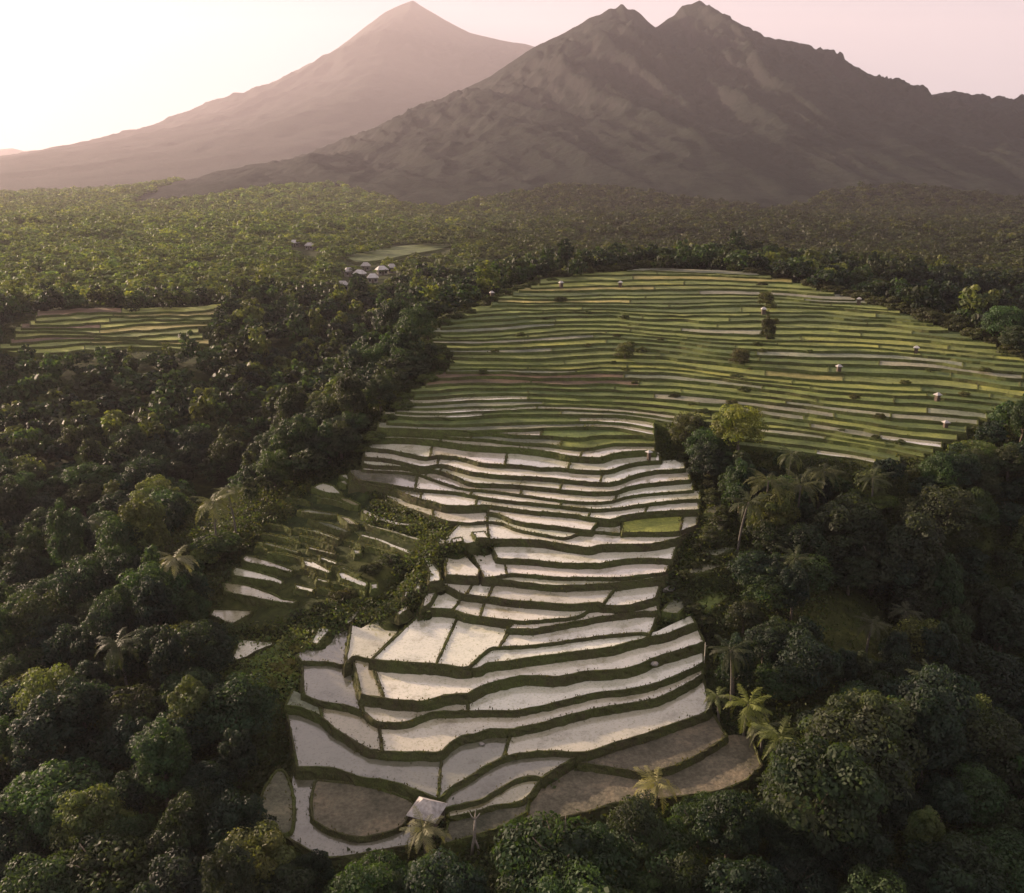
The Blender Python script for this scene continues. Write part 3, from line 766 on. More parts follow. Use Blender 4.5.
xs_, v_, y0_, fr_, Zg_ = HILLS[1]            # the wood climbs the foot of the dark mountain
vv = (y0_-cand[:, 1])/fr_
i_ = np.clip(((cand[:, 0]-xs_[0])/(xs_[1]-xs_[0])).astype(int), 0, len(xs_)-1); j_ = np.clip(np.searchsorted(v_, vv), 0, len(v_)-1)
CT = np.maximum(CT, np.where(vv < 1, Zg_[i_, j_]-1.5, -99)); CLIMB = np.where(vv < 1, Zg_[i_, j_], 0)
near_d = np.full(len(cand), 1e9)
ii = np.nonzero(cand[:, 1] < 480)[0]
for c in np.array_split(ii, 20):
    near_d[c] = np.sqrt(((cand[c, 0][:, None]-SAMP[None, :, 0])**2+(cand[c, 1][:, None]-SAMP[None, :, 1])**2).min(1))
trees = []
for i, (x, y, s) in enumerate(cand):
    if near_d[i] < 3.0 or CLIMB[i] > 34+14*math.sin(x*.013): continue
    d = math.hypot(x, y)
    R = (rng.uniform(.62, 1.15) if d < 420 else rng.uniform(.75, 1.2))*{True: 3.5 if d < 210 else 4.1, False: s*.56}[d < 420]
    if d < 210 and rng.random() < .14: R *= 1.4
    kind = KINDS[int(rng.choice(4, p=[.42, .22, .14, .22]))]
    ok = False
    for _ in range(5):
        sc = R/4.5; me, tm, h, ch = TPL[kind][0]
        top = CT[i]+(h*HB+4.0)*sc; cz = CT[i]+(h*HB+ch*.5)*sc
        px, py, dep = proj(np.array([x, y, cz]))
        rpx = FPX*R*1.0/dep; hpx = FPX*ch*HB*sc/dep
        if overlap(px, py, rpx, hpx) < (.035 if d < 300 else .15): ok = True; break
        R *= .7
        if R < 1.3: break
    if not ok: continue
    trees.append([x, y, CT[i], R, kind, px, py, rpx, near_d[i], d])
vis = [t for t in trees if -5 < t[5] < 1029 and 150 < t[6] < 930]
vis.sort(key=lambda t: -t[7])
indiv = vis[:300]
ids = set(id(t) for t in indiv)
mass = [t for t in trees if id(t) not in ids]

def region(t):
    px, py, d = t[5], t[6], t[9]
    if px < 300 or (px < 430 and py < 470): side = 'left valley'
    elif py > 780 and px < 720: side = 'front'
    elif px > 600: side = 'right valley'
    else: side = 'behind'
    return side
info = []
cn = list(COLS)
for t in indiv:
    sunny = .1 if t[6] > 430 else .2
    c = cn[int(rng.choice(4, p=[.4, .27, .25, .08]))]
    if region(t) == 'front': c = cn[int(rng.choice(4, p=[.15, .2, .45, .2]))]
    info.append(c)
# labels that single each tree out: look, then size, then its rank along a named edge
ORD = ['first','second','third','fourth','fifth','sixth','seventh','eighth','ninth','tenth','eleventh','twelfth','thirteenth','fourteenth','fifteenth','sixteenth','seventeenth','eighteenth','nineteenth','twentieth']
def ordw(n):
    tens = {2:'twenty',3:'thirty',4:'forty',5:'fifty'}
    if n < 20: return ORD[n]
    a, b = divmod(n+1, 10)
    return tens[a]+('-'+ORD[b-1] if b else '') if b else tens[a][:-1]+'ieth'
SHAPE = {'round': 'round crowned', 'spreading': 'flat spreading', 'tall': 'tall slender', 'ragged': 'ragged open crowned'}
WHERE = {'left valley': 'left forest', 'front': 'thicket below terraces', 'right valley': 'right forest', 'behind': 'woods behind hill'}
groups = {}
for i, t in enumerate(indiv):
    px, py = t[5], t[6]
    band = 'bottom part' if py > 690 else ('middle part' if py > 520 else 'upper part')
    groups.setdefault((region(t), info[i], t[4], band), []).append(i)
LABEL = {}
for (rg, c, k, band), L_ in groups.items():
    L_.sort(key=lambda i: indiv[i][5])
    for n, i in enumerate(L_):
        who = '' if len(L_) == 1 else (', %s from left' % ordw(n))
        LABEL[i] = ('%s %s tree, %s %s%s' % (c, SHAPE[k], WHERE[rg], band, who))
used = {}
for i, t in enumerate(indiv):
    x, y, z, R, kind, px, py, rpx, nd, d = t
    me, tm, h, ch = TPL[kind][i % 2]
    sc = R/4.5
    root = empty('broadleaf_tree', (x, y, z), rng.uniform(0, 6.28))
    root.scale = (sc, sc*rng.uniform(.85, 1.1), sc*rng.uniform(.78, 1.2))
    tag(root, LABEL[i], 'tree', 'broadleaf trees of the forest around the terraces')
    tr = bpy.data.objects.new('trunk', tm); COL.objects.link(tr); tr.parent = root
    cr = bpy.data.objects.new('crown', me); COL.objects.link(cr); cr.parent = root; cr.location.z = h*HB
    b = COLS[info[i]]; v = rng.uniform(.85, 1.18)
    cr.color = (b[0]*v*rng.uniform(.9, 1.12), b[1]*v, b[2]*v*rng.uniform(.85, 1.15), 1)

Vs, Fs, Ts, n0 = [], [], [], 0
for t in mass:
    x, y, z, R, kind, px, py, rpx, nd, d = t
    V, Fq, T = NEARM[rng.integers(4)] if d < 230 else (LOW[rng.integers(4)] if d < 480 else LOWER[rng.integers(3)])
    a = rng.uniform(0, 6.28); ca, sa = math.cos(a), math.sin(a)
    Q = V*np.array([R*rng.uniform(.9, 1.1), R*rng.uniform(.9, 1.1), R*(rng.uniform(.75, 1.2) if d < 420 else rng.uniform(.5, .9))])
    Q = np.stack([Q[:, 0]*ca-Q[:, 1]*sa, Q[:, 0]*sa+Q[:, 1]*ca, Q[:, 2]], 1)+np.array([x, y, z+R*.35])
    b = np.array(COLS[cn[int(rng.choice(4, p=[.36, .26, .26, .12]))]])*rng.uniform(.8, 1.25)
    if d > 420: b = b*(.8+2.3*smooth01((160-x)/500))*np.array((1.15, 1.08, .68)); b = b*(.6+.8*float(fbm(np.array(x*.008), np.array(y*.004), 3, 41)))  # far woods: golden sun glow painted into the leaf colour, stronger to the left
    if d > 420: b = .5*b+.5*np.array((.045,.055,.018))*(.8+2.0*smooth01((160-x)/500))  # blended with a common tint that carries the same painted glow leftwards
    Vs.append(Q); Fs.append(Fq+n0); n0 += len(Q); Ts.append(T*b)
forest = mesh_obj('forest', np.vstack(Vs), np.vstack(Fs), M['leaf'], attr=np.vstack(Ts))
tag(forest, 'dense dark woodland stretching from the valleys to the mountain foot', 'forest', kind='stuff')

# ------------------------------------------------------------------ undergrowth along the terrace edges
UP = []
sel = rng.integers(0, len(SAMP), 60000)
ux = SAMP[sel, 0]+rng.normal(0, 5, len(sel)); uy = SAMP[sel, 1]+rng.normal(0, 5, len(sel))
gx = rng.uniform(-1, 1, 50000); gd = np.sqrt(rng.uniform(50**2, 200**2, 50000)); ux = np.concatenate([ux, gd*np.sin(gx*.72)]); uy = np.concatenate([uy, gd*np.cos(gx*.72)])
uz = Tfun(ux, uy)
px, py, dep = proj(np.stack([ux, uy, uz+.6], 1))
mi, mj = np.clip((py/4).astype(int), 0, 222), np.clip((px/4).astype(int), 0, 255)
FL = np.zeros_like(MASK)
hard = FIELDMASK.copy(); hard[_m] = False
for c in CLEAR: fill_mask(c, FL)
keep = (px > -30) & (px < 1054) & (py > 240) & (py < 930) & ~(hard[mi, mj] & ~FL[mi, mj])
keep &= ~(_m[mi, mj] & (rng.random(len(px)) < .97))
ux, uy, uz, fl = ux[keep], uy[keep], uz[keep], (_m | FL)[mi, mj][keep]
pxk, pyk = px[keep], py[keep]
n = len(ux)
P = np.repeat(np.stack([ux, uy, uz], 1), 8, 0); nn = len(P)
rs_ = np.repeat(np.where(fl, .35, 1.0)*rng.uniform(.5, 1.3, n), 8)
P = P+np.stack([rng.normal(0, .5, nn)*rs_, rng.normal(0, .5, nn)*rs_, rng.uniform(.0, 1.1, nn)*rs_], 1)
Nn = rng.normal(size=(nn, 3)); Nn[:, 2] = np.abs(Nn[:, 2])+.3; Nn /= np.linalg.norm(Nn, axis=1)[:, None]
V, Fq = quads(P, Nn, .2*rs_*rng.uniform(.6, 1.3, nn)+.05)
bright = fbm(ux*.06, uy*.06, 3, 21)
cb = np.array((.040,.055,.018))[None, :]*(.55+1.1*bright)[:, None]*rng.uniform(.7, 1.35, n)[:, None]*np.stack([rng.uniform(.85, 1.3, n), np.ones(n), rng.uniform(.7, 1.1, n)], 1)
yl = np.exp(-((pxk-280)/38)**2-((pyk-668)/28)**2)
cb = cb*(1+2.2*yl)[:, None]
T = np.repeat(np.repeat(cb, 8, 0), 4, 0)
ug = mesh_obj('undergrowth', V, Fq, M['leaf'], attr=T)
tag(ug, 'low tangled greenery covering the slopes beside the terraces', 'undergrowth', kind='stuff')

# grass on the earth banks
TU = np.array(TUFTS)
nb = 3; Q = np.repeat(TU, nb, 0); nq = len(Q)
a = rng.uniform(0, PI*2, nq); h = Q[:, 3]*rng.uniform(.7, 1.3, nq); w = Q[:, 3]*.45
dx, dy = np.cos(a), np.sin(a); lx, ly = rng.normal(0, .35, nq)*h, rng.normal(0, .35, nq)*h
A = np.stack([Q[:, 0]-dx*w, Q[:, 1]-dy*w, Q[:, 2]-.06], 1); B = np.stack([Q[:, 0]+dx*w, Q[:, 1]+dy*w, Q[:, 2]-.06], 1); C = np.stack([Q[:, 0]+lx, Q[:, 1]+ly, Q[:, 2]+h], 1)
V = np.stack([A, B, C], 1).reshape(-1, 3); Fq = np.arange(3*nq).reshape(nq, 3)
tone = Q[:, 4]; gc = np.stack([.055+.06*tone, .06+.05*tone, .02+.012*tone], 1)
gc = gc*(.55+.9*fbm(Q[:, 0]*.08, Q[:, 1]*.08, 3, 31))[:, None]
gr = mesh_obj('bank_grass', V, Fq, M['leaf'], attr=np.repeat(gc, 3, 0))
tag(gr, 'short grass growing along the earth banks of the terraces', 'grass', kind='stuff')

# ------------------------------------------------------------------ palms
def frond_mesh(L_=3.4, droop=1.0):
    V, Fq, T = [], [], []
    n = 26
    def spine(t): return np.array([L_*t*(1-.12*t*droop), 0, L_*(.42*t-.85*droop*t*t)])
    for i in range(n):
        t0, t1 = i/n, (i+1)/n
        a, b = spine(t0), spine(t1); k = len(V)
        V += [a+(0,.03,0), a-(0,.03,0), b-(0,.025,0), b+(0,.025,0)]; Fq.append((k, k+1, k+2, k+3)); T += [(.9,.9,.8)]*4
        if i < 3: continue
        ll = .85*math.sin(PI*min(1, .2+.76*t0))
        for s in (-1, 1):
            k = len(V); d = np.array([.75, s*.75, -.25-.5*rng.random()]); d = d/np.linalg.norm(d)*ll*rng.uniform(.8, 1.15)
            V += [a, a+(b-a)*.55, b*.5+a*.5+d*.97, a+d]; Fq.append((k, k+1, k+2, k+3)); T += [(1,1,1)]*4
    return np.array(V), Fq, np.array(T)
FROND = []
for dr in (.55, .95, 1.3):
    V, Fq, T = frond_mesh(3.6, dr); o = mesh_obj('frond', V, np.array(Fq), M['frond'], attr=T); FROND.append(o.data); bpy.data.objects.remove(o)
def palm(px, py, h, label, size=1.0, col=(.10,.11,.035), nf=19, on=None, ztop=None):
    """px, py: where the head of the palm shows"""
    base = None
    d = ray(px, py)
    for t in np.arange(50, 400, .5):
        p = d*t; 
        if p[2]+CAM_Z-h <= Tq(p[0], p[1]): base = p; break
    x, y = base[0], base[1]; z = Tq(x, y)
    root = empty('palm_tree', (x, y, z), rng.uniform(0, 6.28)); tag(root, label, 'palm', 'palm trees around the terraces')
    mb = MB(); lean = rng.normal(0, .06, 2)*h
    pts = [(lean[0]*(k/6)**2, lean[1]*(k/6)**2, h*k/6-(1.0 if k == 0 else 0)) for k in range(7)]
    mb.tube(pts, [.24, .19, .17, .16, .15, .14, .15], 8); mb.build('trunk', M['palm_bark'], root, True)
    for k in range(nf):
        o = bpy.data.objects.new('frond', FROND[0 if k % 3 == 0 else (1 if k % 3 == 1 else 2)]); COL.objects.link(o); o.parent = root
        o.location = pts[-1]; o.rotation_euler = (rng.normal(0, .12), rng.uniform(-.55, .15) if k % 3 == 0 else rng.uniform(-.1, .35), 2*PI*k/nf*2.4+rng.normal(0, .15))
        s = size*rng.uniform(.85, 1.15); o.scale = (s, s, s)
        v = rng.uniform(.75, 1.25); o.color = (col[0]*v, col[1]*v, col[2]*v, 1)
    return root
_cache = {}
def Tq(x, y):
    k = (round(x*2), round(y*2))
    if k not in _cache: _cache[k] = float(Tfun([x], [y])[0])
    return _cache[k]
palm(425, 832, 4.2, 'small pale palm standing in front of the tin roofed hut', .75, (.16,.16,.08))
palm(657, 786, 3.6, 'yellowish palm at the edge of the brown lowest field', .85, (.20,.19,.07))
palm(746, 706, 5.5, 'bright yellow-green palm right of the lower steps, upper one of the pair', .95, (.13,.15,.03))
palm(781, 738, 5.0, 'green palm right of the lowest fields, lower one of the pair', .95, (.11,.13,.035))
palm(763, 729, 4.0, 'grey-green palm tucked between the two bright palms right of the fields', .7, (.09,.10,.045))
palm(174, 560, 9.0, 'pale feathery palm rising alone from the left forest beside the brown pools', .95, (.15,.15,.08))
palm(212, 500, 10.0, 'tall light palm in the left forest above the small left pools', 1.15, (.12,.125,.045))
palm(232, 492, 8.5, 'shorter palm leaning against the tall light palm in the left forest', .9, (.085,.095,.03))
palm(768, 480, 9.5, 'olive palm at the right end of the upper wet steps, leftmost of three', 1.1, (.07,.075,.022))
palm(800, 487, 9.0, 'olive palm in the middle of three below the green hill', 1.1, (.06,.068,.022))
palm(822, 472, 8.0, 'olive palm below the green hill, rightmost of three', 1.0, (.055,.062,.02))
palm(720, 700, 4.0, 'low palm touching the right end of a grey wet step', .6, (.10,.12,.04))
palm(870, 622, 6.0, 'dull palm beside the brown hollow in the right forest', .7, (.05,.055,.025))
palm(905, 610, 6.5, 'small pale palm right of the brown hollow', .7, (.05,.055,.028))

PX = [(790,455,'left of the olive palms'),(742,500,'just right of the lime green plot'),(795,560,'above the brown hollow'),(875,480,'high in the right forest'),(735,655,'right of the pale stake'),
      (90,520,'deep in the left forest'),(120,640,'low in the left forest, below the brown pools'),(345,380,'at the forest edge under the dome shaped pale tree'),(60,420,'high in the left forest near the far terraces'),(820,800,'in the thicket at the lower right'),(940,680,'in the right forest below the hollow')]
for (px, py, lb) in PX: palm(px, py, rng.uniform(7, 9.5), 'feathery palm '+lb, rng.uniform(.75, 1.0), tuple(np.array((.045,.055,.02))*rng.uniform(.8, 1.3)))

# ------------------------------------------------------------------ single trees that stand out
def special(px, py, R, kind, col, label, lift=0.0, name='broadleaf_tree', cat='tree', grp=None):
    me, tm, h, ch = TPL[kind][0]; sc = R/4.5; d = ray(px, py); p = None
    for t in np.arange(50, 600, .5):
        q = d*t
        if q[2]+CAM_Z-(h*HB+ch*.5)*sc <= Tq(q[0], q[1]): p = q; break
    root = empty(name, (p[0], p[1], Tq(p[0], p[1])), rng.uniform(0, 6.28), sc); tag(root, label, cat, grp)
    tr = bpy.data.objects.new('trunk', tm); COL.objects.link(tr); tr.parent = root
    cr = bpy.data.objects.new('crown', me); COL.objects.link(cr); cr.parent = root; cr.location.z = h*HB
    cr.color = (*col, 1); return root
special(738, 432, 4.6, 'ragged', (.12,.14,.03), 'bright yellow-green tree at the right end of the upper wet steps')
special(861, 742, 5.6, 'round', (.045,.06,.025), 'large dome shaped dark tree standing out below the brown hollow')
special(312, 412, 5.5, 'round', (.065,.085,.03), 'pale green domed tree at the forest edge left of the green hill')
special(740, 358, 2.2, 'ragged', (.06,.06,.03), 'small dark tree on the green hill, nearest the hill middle')
special(768, 330, 2.6, 'tall', (.05,.055,.025), 'slender dark tree on the green hill just under its crest')
special(766, 300, 2.4, 'ragged', (.055,.06,.025), 'dark bushy tree on the top edge of the green hill')
special(690, 430, 3.6, 'ragged', (.055,.065,.03), 'dusky tree left of the bright yellow-green tree')
special(625, 352, 2.3, 'ragged', (.07,.08,.035), 'grey-green scrub tree halfway up the green hill')

# shrubs: hedge along the lower left edge, bushes on the spur
def shrub(px, py, R, col, label, grp, lift=0.0):
    V, Fq, T = SHR[rng.integers(3)]
    p = ground_hit(px, py+lift*3.2)+np.array([0, 0, lift])
    root = empty('shrub', p, rng.uniform(0, 6.28), R); tag(root, label, 'shrub', grp)
    f = bpy.data.objects.new('foliage', SHM[rng.integers(3)]); COL.objects.link(f); f.parent = root; f.color = (*col, 1)
    s = bpy.data.objects.new('stem', STM); COL.objects.link(s); s.parent = root
    return root
SHR = [crown('low', 18, 130, .07) for _ in range(3)]; SHM = []
for V, Fq, T in SHR:
    o = mesh_obj('foliage', V, Fq, M['leaf'], attr=T); SHM.append(o.data); bpy.data.objects.remove(o)
_s = MB()
for k in range(5):
    a = 2*PI*k/5; _s.tube([(0,0,-.2),(.2*math.cos(a),.2*math.sin(a),.25),(.5*math.cos(a),.5*math.sin(a),.5)], [.05,.04,.02], 5)
_o = _s.build('stem', M['bark']); STM = _o.data; bpy.data.objects.remove(_o)
hedge = catmull([(300,868),(272,852),(252,836),(243,812),(240,790),(247,768),(258,752),(262,735),(268,716)], 15)
for i, (px, py) in enumerate(hedge):
    v = rng.uniform(.8, 1.25)
    shrub(px+rng.normal(0, 2), py+3, rng.uniform(1.0, 1.5), (.055*v,.075*v,.024*v), 'green shrub of the hedge round the lower left fields, %s from its lower end' % ordw(i), 'shrubs of the hedge round the lower left fields')
for i, (px, py, R, c) in enumerate([(285,672,1.9,(.15,.15,.045)),(268,690,1.6,(.12,.13,.04)),(300,655,1.3,(.13,.14,.04)),(356,660,.6,(.08,.09,.03)),(405,572,1.7,(.035,.05,.02)),(390,565,1.8,(.03,.045,.018)),(372,572,1.6,(.04,.05,.02)),
        (340,600,1.5,(.05,.055,.02)),(322,612,1.6,(.04,.05,.02)),(300,622,1.6,(.035,.045,.02)),(350,596,1.2,(.07,.075,.025)),(416,556,1.2,(.045,.06,.022))]):
    LBL = ['large yellowish bush on the shoulder left of the wet fields','yellow-green bush below the large yellowish bush','small yellow-green bush above the large yellowish bush','tiny bush where three wet fields meet','dark green bush beside the narrow white strip of water','dark green bush, darkest of the clump on the left shoulder','dark bush at the left end of the clump above the small pools','olive bush under the row of small pools','dull green bush left of the olive bush','dark bush nearest to the brown pools','light olive bush beside the smallest pools','green bush touching the top of the white water strip'][i]
    shrub(px, py, R, c, LBL, None)

EDGE_L = catmull([(362,452),(380,432),(398,410),(416,390),(440,374),(446,356),(428,346),(432,330),(458,318),(486,300),(520,288),(552,280)], 11)
for i, (px, py) in enumerate(EDGE_L):
    v = rng.uniform(.7, 1.35); p = ground_hit(px, py)
    shrub(px+rng.normal(0, 3), py+2, rng.uniform(1.2, 2.7), (.055*v,.072*v,.022*v), 'bush on the left rim of the green hill, %s counting up from the wet steps' % ordw(i), 'bushes along the left rim of the green hill', 1.0)
EDGE_R = catmull([(712,648),(706,625),(690,606),(684,588),(690,566),(698,548),(712,532),(716,512),(712,494),(704,478),(690,462),(676,448)], 12)
for i, (px, py) in enumerate(EDGE_R):
    v = rng.uniform(.7, 1.35)
    shrub(px+rng.normal(0, 5), py+3, rng.uniform(.8, 1.7), (.045*v,.055*v,.024*v), 'bush along the right ends of the wet steps, %s counting up from the lower fields' % ordw(i), 'bushes along the right ends of the wet steps', .8)

HILLB = [(762,284),(766,294),(770,306),(764,312),(772,322),(768,338),(757,345),(760,352),(744,352),(738,362),(750,370),(736,378),(742,392),(730,404),(622,318),(632,326),(618,336),(628,345),(640,352),(612,362),(626,372),(634,384),(690,405),(702,414),(676,398),(560,300),(590,312),(545,318),(660,340),(810,352),(852,398),(880,418),(905,384),(872,440),(845,432),(900,446),(930,372),(965,396),(985,372),(520,335),(500,352),(486,372),(590,345)]
for i, (px, py) in enumerate(HILLB):
    v = rng.uniform(.6, 1.4); p = ground_hit(px, py)
    R_ = rng.uniform(2.6, 6.5)*math.hypot(p[0], p[1])/FPX
    shrub(px+rng.normal(0, 2), py+2, R_, (.055*v*rng.uniform(.9,1.2),.068*v,.025*v), 'small dusky bush on the green hill, %s counted from its top' % ordw(sorted(range(len(HILLB)), key=lambda q: HILLB[q][1]).index(i)), 'small bushes dotted over the green hill', 1.25)
CREST = catmull([(560,276),(610,270),(660,266),(720,267),(780,277),(850,296),(920,317),(980,339),(1040,366)], 11)
for i, (px, py) in enumerate(CREST):
    v = rng.uniform(.6, 1.2); p = ground_hit(px, py+2)
    shrub(px+rng.normal(0, 4), py+1.5, rng.uniform(2.0, 4.5), (.045*v,.052*v,.02*v), 'bush along the crest of the green hill, %s from its left end' % ordw(i), 'bushes along the crest of the green hill', .9)

# ------------------------------------------------------------------ buildings
def hip_roof(mb, w, d, z0, z1, ridge, ov=.35, th=.08):
    a, b = w/2+ov, d/2+ov; r = ridge/2
    for dz, flip in ((0, False), (-th, True)):
        v = [(-a,-b,z0+dz),(a,-b,z0+dz),(a,b,z0+dz),(-a,b,z0+dz),(-r,0,z1+dz),(r,0,z1+dz)]
        f = [(0,1,5,4),(1,2,5),(2,3,4,5),(3,0,4)]
        mb.add(v, [q[::-1] for q in f] if flip else f)
    n = len(mb.v)-12
    for i in range(4): mb.f.append((n+i, n+6+i, n+6+(i+1) % 4, n+(i+1) % 4))
p = unproj(np.float64(427), np.float64(829), LV['N0'])
hut = empty('field_hut', (p[0], p[1]+.6, LV['N0']+.05), -.35)
tag(hut, 'small hut with a pale tin hip roof at the foot of the terraces', 'hut')
mb = MB(); w, d, h = 2.5, 2.3, 1.9
mb.box(-w/2, w/2, -d/2, -d/2+.08, .5, h); mb.box(-w/2, w/2, d/2-.08, d/2, .5, h); mb.box(-w/2, -w/2+.08, -d/2+.08, d/2-.08, .5, h); mb.box(w/2-.08, w/2, -d/2+.08, d/2-.08, .5, h); mb.box(-w/2, w/2, -d/2, d/2, .42, .498)
mb.build('wall', M['wall_wood'], hut)
for sx in (-1, 1):
    for sy in (-1, 1):
        mb = MB(); mb.tube([(sx*(w/2+.08), sy*(d/2+.08), -.8), (sx*(w/2+.08), sy*(d/2+.08), h-.02)], .07, 6); mb.build('post', M['bark'], hut)
mb = MB(); mb.box(-.4, .4, -d/2-.04, -d/2-.003, .55, 1.75); mb.build('door', M['dark_open'], hut)
mb = MB(); hip_roof(mb, w, d, h, h+1.2, .8, .4); mb.build('roof', M['tin'], hut)

def house(px, py, w, rz, kind, label, grp, z=None):
    p = ground_hit(px, py) if z is None else unproj(np.float64(px), np.float64(py), z)
    w *= .56
    root = empty('house', (p[0], p[1], p[2]), rz); tag(root, label, 'house', grp)
    d, h = w*.65, 3.0
    mb = MB(); mb.box(-w/2, w/2, -d/2, d/2, -1, h); mb.build('wall', M['wall_white'], root)
    mb = MB(); hip_roof(mb, w, d, h+.01, h+2.1, w*.55, .6, .12); mb.build('roof', M['tin_white' if kind == 'w' else 'tin'], root)
    mb = MB(); mb.box(-.5, .5, -d/2-.05, -d/2-.004, 0, 2.1); mb.build('door', M['wall_wood'], root)
    for s in (-.3, .3):
        mb = MB(); mb.box(s*w-.6, s*w+.6, -d/2-.05, -d/2-.004, 1, 2.2); mb.build('window', M['dark_open'], root)
HL = ['grey roofed house nearest the forest edge, lowest of the village','white roofed house in the middle of the village','white roofed house just right of the middle village house','white roofed house at the top right of the village','grey roofed house at the back of the village','grey roofed house at the right end of the village','long white roofed house left of and beyond the village','grey roofed house beside the long white one beyond the village','small grey roofed house at the left end of the village']
for (a, lb) in zip(HOUSES, HL): house(*a, lb, 'houses of the village in the woods')

def small_hut(px, py, w, z, label, kind='tin'):
    p = ground_hit(px, py) if z is None else unproj(np.float64(px), np.float64(py), z)
    w = w/2.3*4.2*math.hypot(p[0], p[1])/FPX
    root = empty('field_hut', (p[0], p[1], p[2]+(2.0 if z is None else 0)), rng.uniform(-.6, .6)); tag(root, label, 'hut', 'small huts scattered over the fields')
    mb = MB(); mb.box(-w*.4, w*.4, -w*.35, w*.35, -1.2, w*.6); mb.build('wall', M['wall_wood'], root)
    mb = MB(); hip_roof(mb, w*.8, w*.7, w*.6+.01, w*.6+w*.45, w*.3, .25); mb.build('roof', M[kind], root)
small_hut(649, 454, 2.2, LV['B19']+.2, 'white roofed hut at the right end of the upper wet steps', 'tin_white')
for (px, py, w, lb, k) in [(403,326,2.6,'white roofed hut on the left rim of the green hill', 'tin_white'),(492,302,2.2,'pale hut on the upper left rim of the green hill', 'tin'),(561,292,2.2,'grey hut under the crest on the left of the green hill','tin'),
        (620,292,2.0,'pale hut just under the crest of the green hill','tin_white'),(763,319,2.4,'white roofed hut beside the trees on the green hill','tin_white'),(838,378,2.4,'yellowish grey hut low on the right of the green hill','tin'),
        (915,359,2.2,'white roofed hut alone on the right shoulder of the green hill','tin_white'),(936,408,2.6,'grey roofed hut at the lower right corner of the green hill','tin'),(858,309,2.0,'pale hut on the crest right of the green hill','tin'),(944,437,2.4,'tin roofed hut at the right forest edge','tin')]:
    small_hut(px, py, w, None, lb, k)

# bare pale trunk, stake, stones
p = unproj(np.float64(475), np.float64(851), LV['M4']-.6)
dt = empty('dead_tree', p, 0); tag(dt, 'bare pale forked tree trunk right of the hut', 'dead tree')
mb = MB(); mb.tube([(-.35,0,-.8),(-.25,0,.6),(-.05,0,1.5),(0,.05,2.6),(.05,0,3.9)], [.16,.13,.17,.15,.1], 7); mb.tube([(.4,.05,-.8),(.3,.05,.5),(.02,0,1.45)], [.14,.12,.1], 7); mb.build('trunk', M['dead_wood'], dt, True)
for e in ((-.45,0,4.6),(.55,.1,4.5),(.1,.3,4.7)):
    mb = MB(); mb.tube([(.05,0,3.8),(e[0]*.6,e[1]*.6,4.15),e], [.09,.07,.03], 6); mb.build('branch', M['dead_wood'], dt, True)
p = unproj(np.float64(704), np.float64(662), LV['A3'])
mb = MB(); mb.tube([(0,0,-.6),(.03,0,1.4),(0,.02,2.9)], [.07,.06,.045], 6); mb.tube([(0,0,2.2),(.25,0,2.5)], [.03,.02], 5)
o = mb.build('bamboo_stake', M['stake']); o.location = p; tag(o, 'pale upright stake at the right end of the lower steps', 'stake')
def boulder(px, py, z, r, label):
    p = unproj(np.float64(px), np.float64(py), z) if z is not None else ground_hit(px, py)
    bm = bmesh.new(); bmesh.ops.create_icosphere(bm, subdivisions=3, radius=r)
    for v in bm.verts:
        k = 1+.28*(float(fbm(np.array(v.co.x*1.7/r+px), np.array(v.co.y*1.7/r+v.co.z*1.3/r), 3, 4))-.5)*3; v.co = v.co*k; v.co.z *= .6; v.co.x *= 1.25
    me = bpy.data.meshes.new('boulder'); bm.to_mesh(me); bm.free(); me.materials.append(M['rock'])
    o = bpy.data.objects.new('boulder', me); COL.objects.link(o); o.location = p; tag(o, label, 'boulder')
boulder(655, 664, LV['A4']-.2, .42, 'pale boulder on the bank of a lower wet step')
boulder(482, 744, LV['A1']+.1, .25, 'small white stone lying in a grey wet field above the hut')
boulder(668, 592, None, .8, 'large pinkish boulder at the right ends of the middle steps')
boulder(438, 855, LV['N0']-.6, .3, 'little pale stone at the foot of the small palm')

# ------------------------------------------------------------------ air
hb = MB(); hb.box(-13000, 13000, -200, 12200, -80, 1900)
hz = hb.build('haze', None)
m = bpy.data.materials.new('haze_air'); m.use_nodes = True; nt = m.node_tree; nt.nodes.clear()
out = nt.nodes.new('ShaderNodeOutputMaterial'); pv = nt.nodes.new('ShaderNodeVolumePrincipled')
pv.inputs['Color'].default_value = (.90, .82, .90, 1); pv.inputs['Density'].default_value = 6.3e-5; pv.inputs['Anisotropy'].default_value = .33
nt.links.new(pv.outputs[0], out.inputs['Volume']); hz.data.materials.append(m)
tag(hz, 'thin pale haze lying over the whole valley', 'haze', kind='stuff')

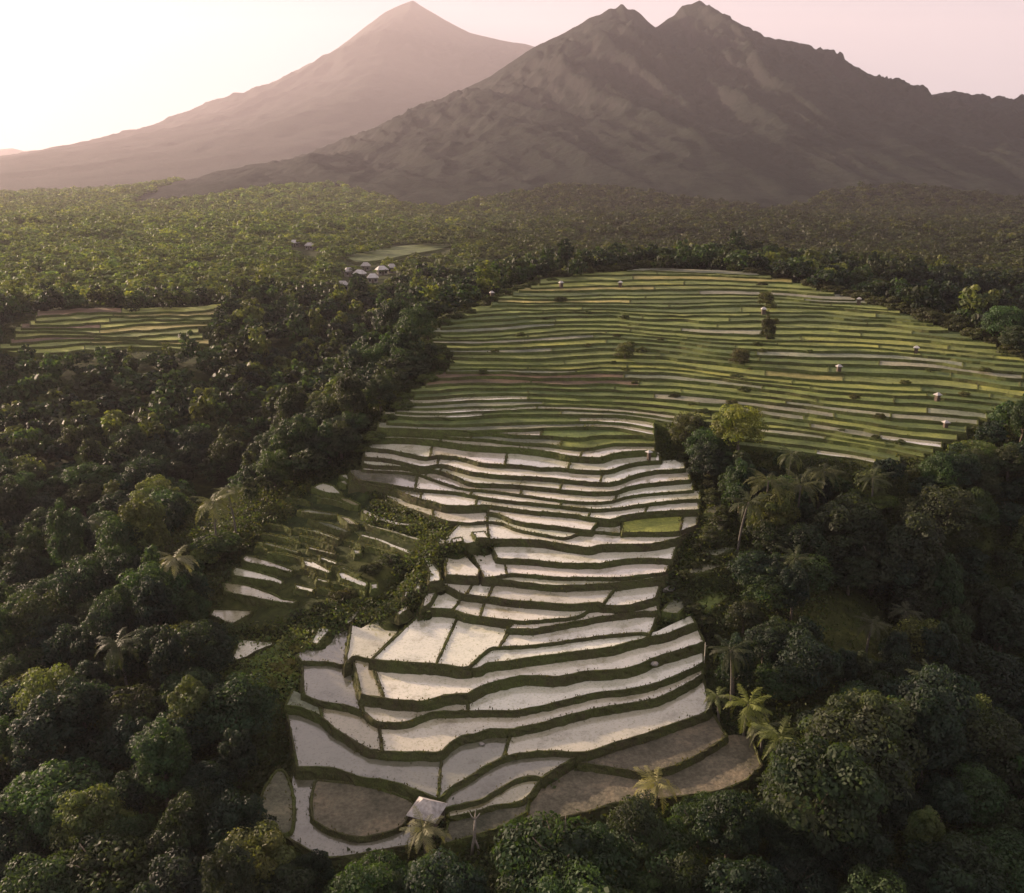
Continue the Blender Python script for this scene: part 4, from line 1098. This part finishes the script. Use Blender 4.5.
# ------------------------------------------------------------------ light
SUN_AZ, SUN_EL = math.radians(-57), math.radians(12.5)     # azimuth from +Y, negative to the left
w = bpy.data.worlds.new('World'); scene.world = w; w.use_nodes = True; nt = w.node_tree
sky = nt.nodes.new('ShaderNodeTexSky'); sky.sky_type = 'NISHITA'; sky.sun_disc = False
sky.sun_elevation = SUN_EL; sky.sun_rotation = SUN_AZ; sky.altitude = 600; sky.air_density = .8; sky.dust_density = .3; sky.ozone_density = 1.5
bg = nt.nodes['Background']; bg.inputs['Strength'].default_value = .11
tn = N(nt, 'ShaderNodeMix', data_type='RGBA', blend_type='MULTIPLY'); tn.inputs[0].default_value = 1; tn.inputs[7].default_value = (1.1, .93, .92, 1)
L(nt, sky.outputs[0], tn.inputs[6]); veil = N(nt, 'ShaderNodeMix', data_type='RGBA'); veil.inputs[0].default_value = .965; veil.inputs[7].default_value = (1.68, 1.52, 1.6, 1)   # thin high cloud
L(nt, tn.outputs[2], veil.inputs[6]); L(nt, veil.outputs[2], bg.inputs['Color'])
sd = bpy.data.lights.new('sun', 'SUN'); sd.energy = 4.3; sd.angle = math.radians(.6); sd.color = (1, .74, .54)
so = bpy.data.objects.new('sun', sd); COL.objects.link(so)
v = Vector((math.sin(SUN_AZ)*math.cos(SUN_EL), math.cos(SUN_AZ)*math.cos(SUN_EL), math.sin(SUN_EL)))
so.rotation_euler = v.to_track_quat('Z', 'Y').to_euler(); so.location = (-200, 100, 200)

# ------------------------------------------------------------------ render settings
vs = scene.view_settings; vs.view_transform = 'Standard'; vs.look = 'None'; vs.gamma = 1; vs.exposure = 1.9; vs.use_curve_mapping = False
cy = scene.cycles; cy.use_denoising = True; cy.max_bounces = 5; cy.diffuse_bounces = 2; cy.glossy_bounces = 2; cy.transmission_bounces = 2; cy.volume_bounces = 0; cy.transparent_max_bounces = 4
cy.sample_clamp_indirect = 4
print('fields', FIELD_N[0], 'trees', len(trees), 'vis', len(vis), 'mass', len(mass), 'tufts', len(TUFTS), 'D range indiv', min(t[9] for t in indiv), max(t[9] for t in indiv), 'minR', min(t[7] for t in indiv))
print({k: round(v, 1) for k, v in LV.items()}, 'CZ', round(CZ[0], 1), round(CZ[-1], 1))
